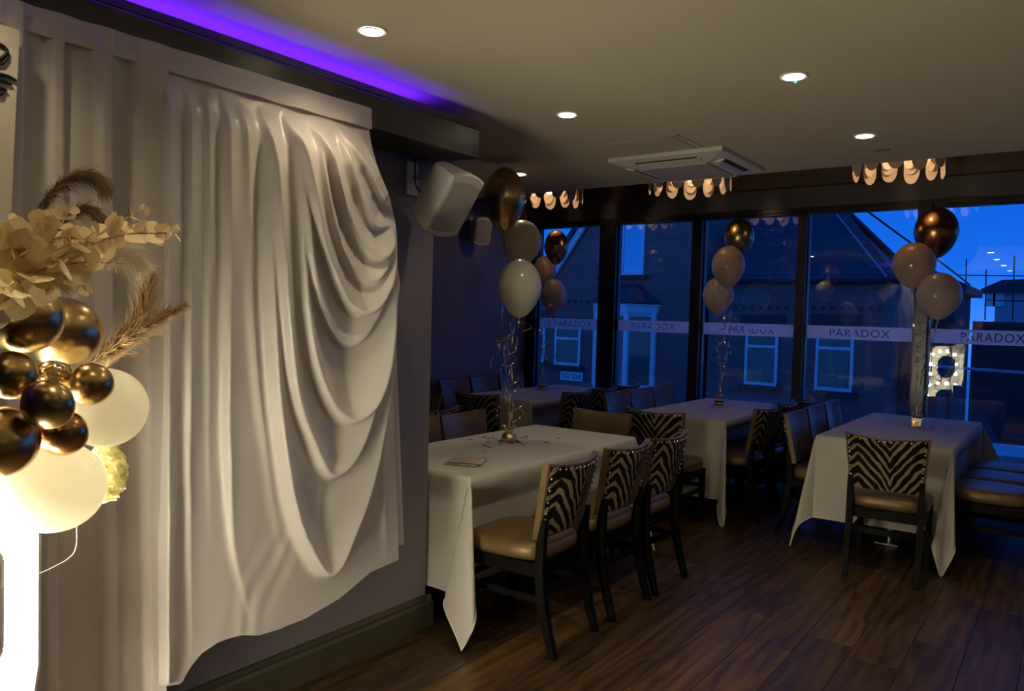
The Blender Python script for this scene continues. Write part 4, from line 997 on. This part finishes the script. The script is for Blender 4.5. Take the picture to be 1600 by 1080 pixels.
# --- left terrace house
base = fp(985, 600); HL = thing('terrace_house', 'red brick house with a white bay window and a street name plate', 'house', (base.x, YF, GZ))
gl = [fp(700, 640), fp(700, 600), fp(846, 470), fp(882, 412), fp(922, 352), fp(960, 290), fp(1101, 270), fp(1101, 640)]
gl = [Vector((p.x, YF, max(GZ, p.z))) for p in gl]; gl[0].z = GZ; gl[-1].z = GZ; gl[-1].x = gl[-2].x; gl[1].x = gl[0].x
MB().prism(gl, (0, 7, 0)).build('brick_wall', M_BRICK, HL)
v0, v1 = fp(835, 488), fp(965, 284); d = (v1-v0)
mb = MB().prism([v0+Vector((0, -.2, 0)), v1+Vector((0, -.2, 0)), v1+Vector((-.10, -.2, .16)), v0+Vector((-.10, -.2, .16))], (0, .12, 0)); mb.build('bargeboard', M_UPVC, HL)
MB().prism([v0+Vector((-.10, -.3, .16)), v1+Vector((-.10, -.3, .16)), v1+Vector((-.18, -.3, .28)), v0+Vector((-.18, -.3, .28))], (0, 7, 0)).build('roof', M_SLATE, HL)
win(HL, 943, 318, 1008, 430, bars=((.28,), (.5,)), lintel=False, pane=mat('sky_reflecting_pane', (.55, .6, .65), .03, metal=1))
win(HL, 868, 511, 908, 571)
win(HL, 832, 500, 853, 565, sill=True)
# dentil course
mb = MB(); za = fp(880, 474).z; xa = fp(838, 474).x; xb = fp(930, 474).x; k = xa
while k < xb: mb.bb((k, YF-.06, za), (k+.11, YF+.02, za+.10)); k += .22
mb.bb((xa, YF-.08, za+.10), (xb, YF+.02, za+.17)); mb.build('dentil_course', M_BRICK, HL)
# bay window
bx0 = fp(932, 540).x; bx1 = fp(1022, 540).x; zb = fp(978, 604).z; zt = fp(978, 478).z; pr = .75; sx = .5
plan = [(bx0, YF), (bx0+sx, YF-pr), (bx1-sx, YF-pr), (bx1, YF)]
BAY = bpy.data.objects.new('bay_window', None); COL.objects.link(BAY); BAY.parent = HL; bc = Vector(((bx0+bx1)/2, YF, zb)); BAY.location = bc-WL[HL.name]; WL[BAY.name] = bc
def slab(z0, z1, e): 
    pl = [(plan[0][0]-e, YF), (plan[1][0]-e*.6, YF-pr-e), (plan[2][0]+e*.6, YF-pr-e), (plan[3][0]+e, YF)]
    return MB().prism([(a, b, z0) for a, b in pl], (0, 0, z1-z0))
slab(zb-.16, zb, .10).build('bay_sill', M_UPVC, BAY); slab(zt-.20, zt, .10).build('bay_fascia', M_UPVC, BAY); slab(zt, zt+.06, .18).build('gutter', M_UPVC, BAY)
slab(GZ, zb-.16, 0).build('bay_base', M_BRICK, BAY)
mb = MB(); 
for (a, b) in plan: mb.box((a, b if b < YF else b-.05, (zb+zt)/2), (.13, .13, zt-zb))
for (a, b), (c, d_) in zip(plan[:-1], plan[1:]):
    A = Vector((a, b, 0)); B = Vector((c, d_, 0)); t = (B-A).normalized(); n = Vector((t.y, -t.x, 0))*.03
    for z0, z1 in ((zb, zb+.10), (zt-.30, zt-.20), (zb+(zt-zb)*.70, zb+(zt-zb)*.70+.07)): mb.prism([A+n+Vector((0, 0, z0)), B+n+Vector((0, 0, z0)), B-n+Vector((0, 0, z0)), A-n+Vector((0, 0, z0))], (0, 0, z1-z0))
mb.build('bay_frame', M_UPVC, BAY)
for (a, b), (c, d_) in zip(plan[:-1], plan[1:]): MB().poly([(a, b, zb), (c, d_, zb), (c, d_, zt), (a, b, zt)]).build('pane', M_PANE, BAY)
apx = [Vector((bx0+.55, YF, zt+.62)), Vector((bx1-.55, YF, zt+.62))]; e = .22
E_ = [Vector((plan[0][0]-e, YF, zt+.06)), Vector((plan[1][0]-e*.6, YF-pr-e, zt+.06)), Vector((plan[2][0]+e*.6, YF-pr-e, zt+.06)), Vector((plan[3][0]+e, YF, zt+.06))]
mb = MB().poly([E_[0], E_[1], apx[0]]).poly([E_[1], E_[2], apx[1], apx[0]]).poly([E_[2], E_[3], apx[1]]); mb.build('bay_roof', M_SLATE, BAY, solid=.04)
# street name plate, reversed as in the photograph
s0 = fp(877, 588); s1 = fp(912, 590); zs0 = fp(895, 595).z; zs1 = fp(895, 581).z
sg = thing('street_name_plate', 'white street name plate with reversed black letters on the brick house', 'sign', ((s0.x+s1.x)/2, YF-.06, (zs0+zs1)/2))
MB().bb((s0.x, YF-.06, zs0), (s1.x, YF-.03, zs1)).build('plate', M_UPVC, sg, bevel=.006)
cu = bpy.data.curves.new('g', 'FONT'); cu.body = 'PENSBY ROAD'; cu.size = 1
to = bpy.data.objects.new('g', cu); COL.objects.link(to); me = bpy.data.meshes.new_from_object(to.evaluated_get(bpy.context.evaluated_depsgraph_get())); bpy.data.objects.remove(to)
xs = [v.co.x for v in me.vertices]; ys = [v.co.y for v in me.vertices]; wd = (s1.x-s0.x)*.86; ht = (zs1-zs0)*.55
mb = MB(); mb.v = [Vector((s1.x-(s1.x-s0.x)*.07-(v.co.x-min(xs))/(max(xs)-min(xs))*wd, YF-.064, zs0+(zs1-zs0)*.22+(v.co.y-min(ys))/(max(ys)-min(ys))*ht)) for v in me.vertices]; mb.f = [list(p.vertices) for p in me.polygons]
mb.build('lettering', M_BLACK, sg)
# --- right house with slate roof
e0 = fp(1104, 441); e1 = fp(1402, 441); ze = e0.z; HRH = thing('slate_roof_house', 'low red brick house with a long dark slate roof and two white sash windows', 'house', ((e0.x+e1.x)/2, YF, GZ))
MB().bb((e0.x+.1, YF, GZ), (e1.x-.15, YF+5.5, ze)).build('brick_wall', M_BRICK, HRH)
q = [fp(1127, 441)+Vector((0, -.25, 0)), e1+Vector((.1, -.25, 0))]; nrm2 = Vector((0, -1, 1)).normalized(); pp = q[0]
r0 = onplane(1320, 328, pp, nrm2); r1 = onplane(1128, 300, pp, nrm2); ridge_z = r0.z+.4
dirv = (r0-q[1]).normalized(); topR = q[1]+dirv*((ridge_z-q[1].z)/dirv.z); topL = Vector((q[0].x+.35, topR.y, ridge_z))
MB().poly([q[0], q[1], topR, topL]).build('roof', M_SLATE, HRH, solid=.10)
MB().poly([Vector((q[0].x, 2*topR.y-q[0].y, q[0].z)), Vector((q[1].x, 2*topR.y-q[0].y, q[0].z)), topR, topL]).build('roof', M_SLATE, HRH, solid=.10)
mb = MB().poly([q[1]+Vector((-.2, .3, 0)), Vector((q[1].x-.2, 2*topR.y-q[0].y-.3, q[1].z)), topR+Vector((-.1, 0, -.1))]); mb.build('gable', M_BRICK, HRH)
MB().tube([q[0], q[1]], .07, 8).build('gutter', M_BLACK, HRH, smooth=True)
vg = [onplane(a, b, pp+nrm2*.06, nrm2) for a, b in ((1305, 332), (1342, 378), (1385, 432))]
MB().tube(vg, .03, 6).build('lead_flashing', mat('lead', (.30, .30, .33), .6), HRH)
win(HRH, 1165, 510, 1216, 602, bars=((.34,), ()))
win(HRH, 1275, 510, 1334, 611, bars=((.34,), ()))
mb = MB(); za = fp(1200, 484).z; k = fp(1118, 484).x; xb = fp(1375, 484).x; xa = k
while k < xb: mb.bb((k, YF-.06, za), (k+.11, YF+.02, za+.10)); k += .22
mb.bb((xa, YF-.08, za+.10), (xb, YF+.02, za+.16)); mb.build('dentil_course', M_BRICK, HRH)
# --- darker buildings further along
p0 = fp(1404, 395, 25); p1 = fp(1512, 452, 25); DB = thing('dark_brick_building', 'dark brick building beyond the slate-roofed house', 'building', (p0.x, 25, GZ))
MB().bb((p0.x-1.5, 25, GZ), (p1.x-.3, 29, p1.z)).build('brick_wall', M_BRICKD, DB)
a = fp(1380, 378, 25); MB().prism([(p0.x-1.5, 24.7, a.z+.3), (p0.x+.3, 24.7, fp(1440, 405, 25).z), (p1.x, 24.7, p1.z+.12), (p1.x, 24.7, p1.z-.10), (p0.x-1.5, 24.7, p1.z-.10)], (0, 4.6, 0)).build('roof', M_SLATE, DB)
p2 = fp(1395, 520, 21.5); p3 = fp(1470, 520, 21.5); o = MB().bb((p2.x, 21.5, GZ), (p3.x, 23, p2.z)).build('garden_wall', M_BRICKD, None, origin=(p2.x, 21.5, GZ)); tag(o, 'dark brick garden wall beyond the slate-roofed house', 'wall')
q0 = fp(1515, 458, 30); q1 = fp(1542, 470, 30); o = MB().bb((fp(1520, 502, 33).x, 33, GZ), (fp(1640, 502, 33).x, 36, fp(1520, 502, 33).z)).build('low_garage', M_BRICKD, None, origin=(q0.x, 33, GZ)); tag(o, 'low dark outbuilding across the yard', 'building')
h0, h1 = fp(1545, 452, 45), fp(1640, 452, 45); FH = thing('distant_house', 'pale distant house with a shallow dark roof behind the scaffold poles', 'house', (h0.x, 45, GZ))
MB().bb((h0.x+.3, 45, GZ), (h1.x, 51, h0.z)).build('wall', mat('pale_render', (.5, .5, .52), .8), FH)
MB().prism([(h0.x-.3, 44.6, h0.z), (fp(1567, 440, 45).x, 44.6, fp(1567, 438, 45).z), (h1.x, 44.6, fp(1567, 436, 45).z), (h1.x, 44.6, h0.z-.15), (h0.x-.3, 44.6, h0.z-.2)], (0, 7, 0)).build('roof', M_SLATE, FH)
for xx in (1552, 1565): a = fp(xx, 460, 44.9); MB().bb((a.x-.35, 44.9, a.z-.6), (a.x+.1, 45.05, a.z+.4)).build('window', M_UPVC, FH)
# scaffold, wire
SCF = thing('scaffold', 'thin scaffold poles against the blue sky', 'scaffold', fp(1530, 520, 31))
for a, b in (((1510, 405), (1508, 500)), ((1541, 421), (1539, 500)), ((1585, 400), (1582, 500))): MB().tube([fp(*a, 31), fp(*b, 31)], .022, 6).build('upright', M_BLACK, SCF)
for a, b in (((1497, 430), (1640, 432)), ((1540, 469), (1640, 472))): MB().tube([fp(*a, 31), fp(*b, 31)], .02, 6).build('ledger', M_BLACK, SCF)
o = MB().tube(cpath([fp(1310, 300, 17), fp(1355, 330, 18), fp(1425, 381, 20), fp(1470, 410, 22), fp(1515, 445, 24.8)], 20), .022, 6).build('overhead_cable', M_BLACK, smooth=True); tag(o, 'overhead cable crossing the evening sky to the dark building', 'cable')
# barrier rail
ra, rb = fp(1452, 572, 13), fp(1640, 586, 13); RL = thing('street_railing', 'pale metal railing outside the window beyond the ledge', 'railing', (ra.x, 13, GZ))
MB().tube([ra, rb], .024, 8).build('top_rail', M_PAVE, RL, smooth=True)
for f in (0., 1.): p = ra.lerp(rb, f); MB().tube([p, Vector((p.x, p.y, GZ))], .018, 8).build('post', M_BLACK, RL, smooth=True)
# tree between the houses
TY = 31; tr = fp(1116, 430, TY); TR = thing('tree', 'dark leafy tree in the gap between the two brick houses', 'tree', (tr.x, TY, GZ))
MB().tube([(tr.x, TY, GZ), (tr.x+.1, TY, tr.z-.6), (tr.x-.2, TY, tr.z+1.0)], [.16, .11, .05], 8).build('trunk', M_BLACKWOOD, TR, smooth=True)
mb = MB(); rg = random.Random(3)
for k in range(1500):
    p = Vector((tr.x+.35+rg.gauss(0, .65), TY+rg.gauss(0, .6), tr.z+.1+rg.gauss(0, 1.0))); d = Vector((rg.gauss(0, 1), rg.gauss(0, 1), rg.gauss(0, 1))).normalized(); a = d.orthogonal()*.10; b = d.cross(a)*.6
    mb.poly([p-a, p+b, p+a, p-b])
mb.build('foliage', M_TREE, TR)['kind'] = 'stuff'
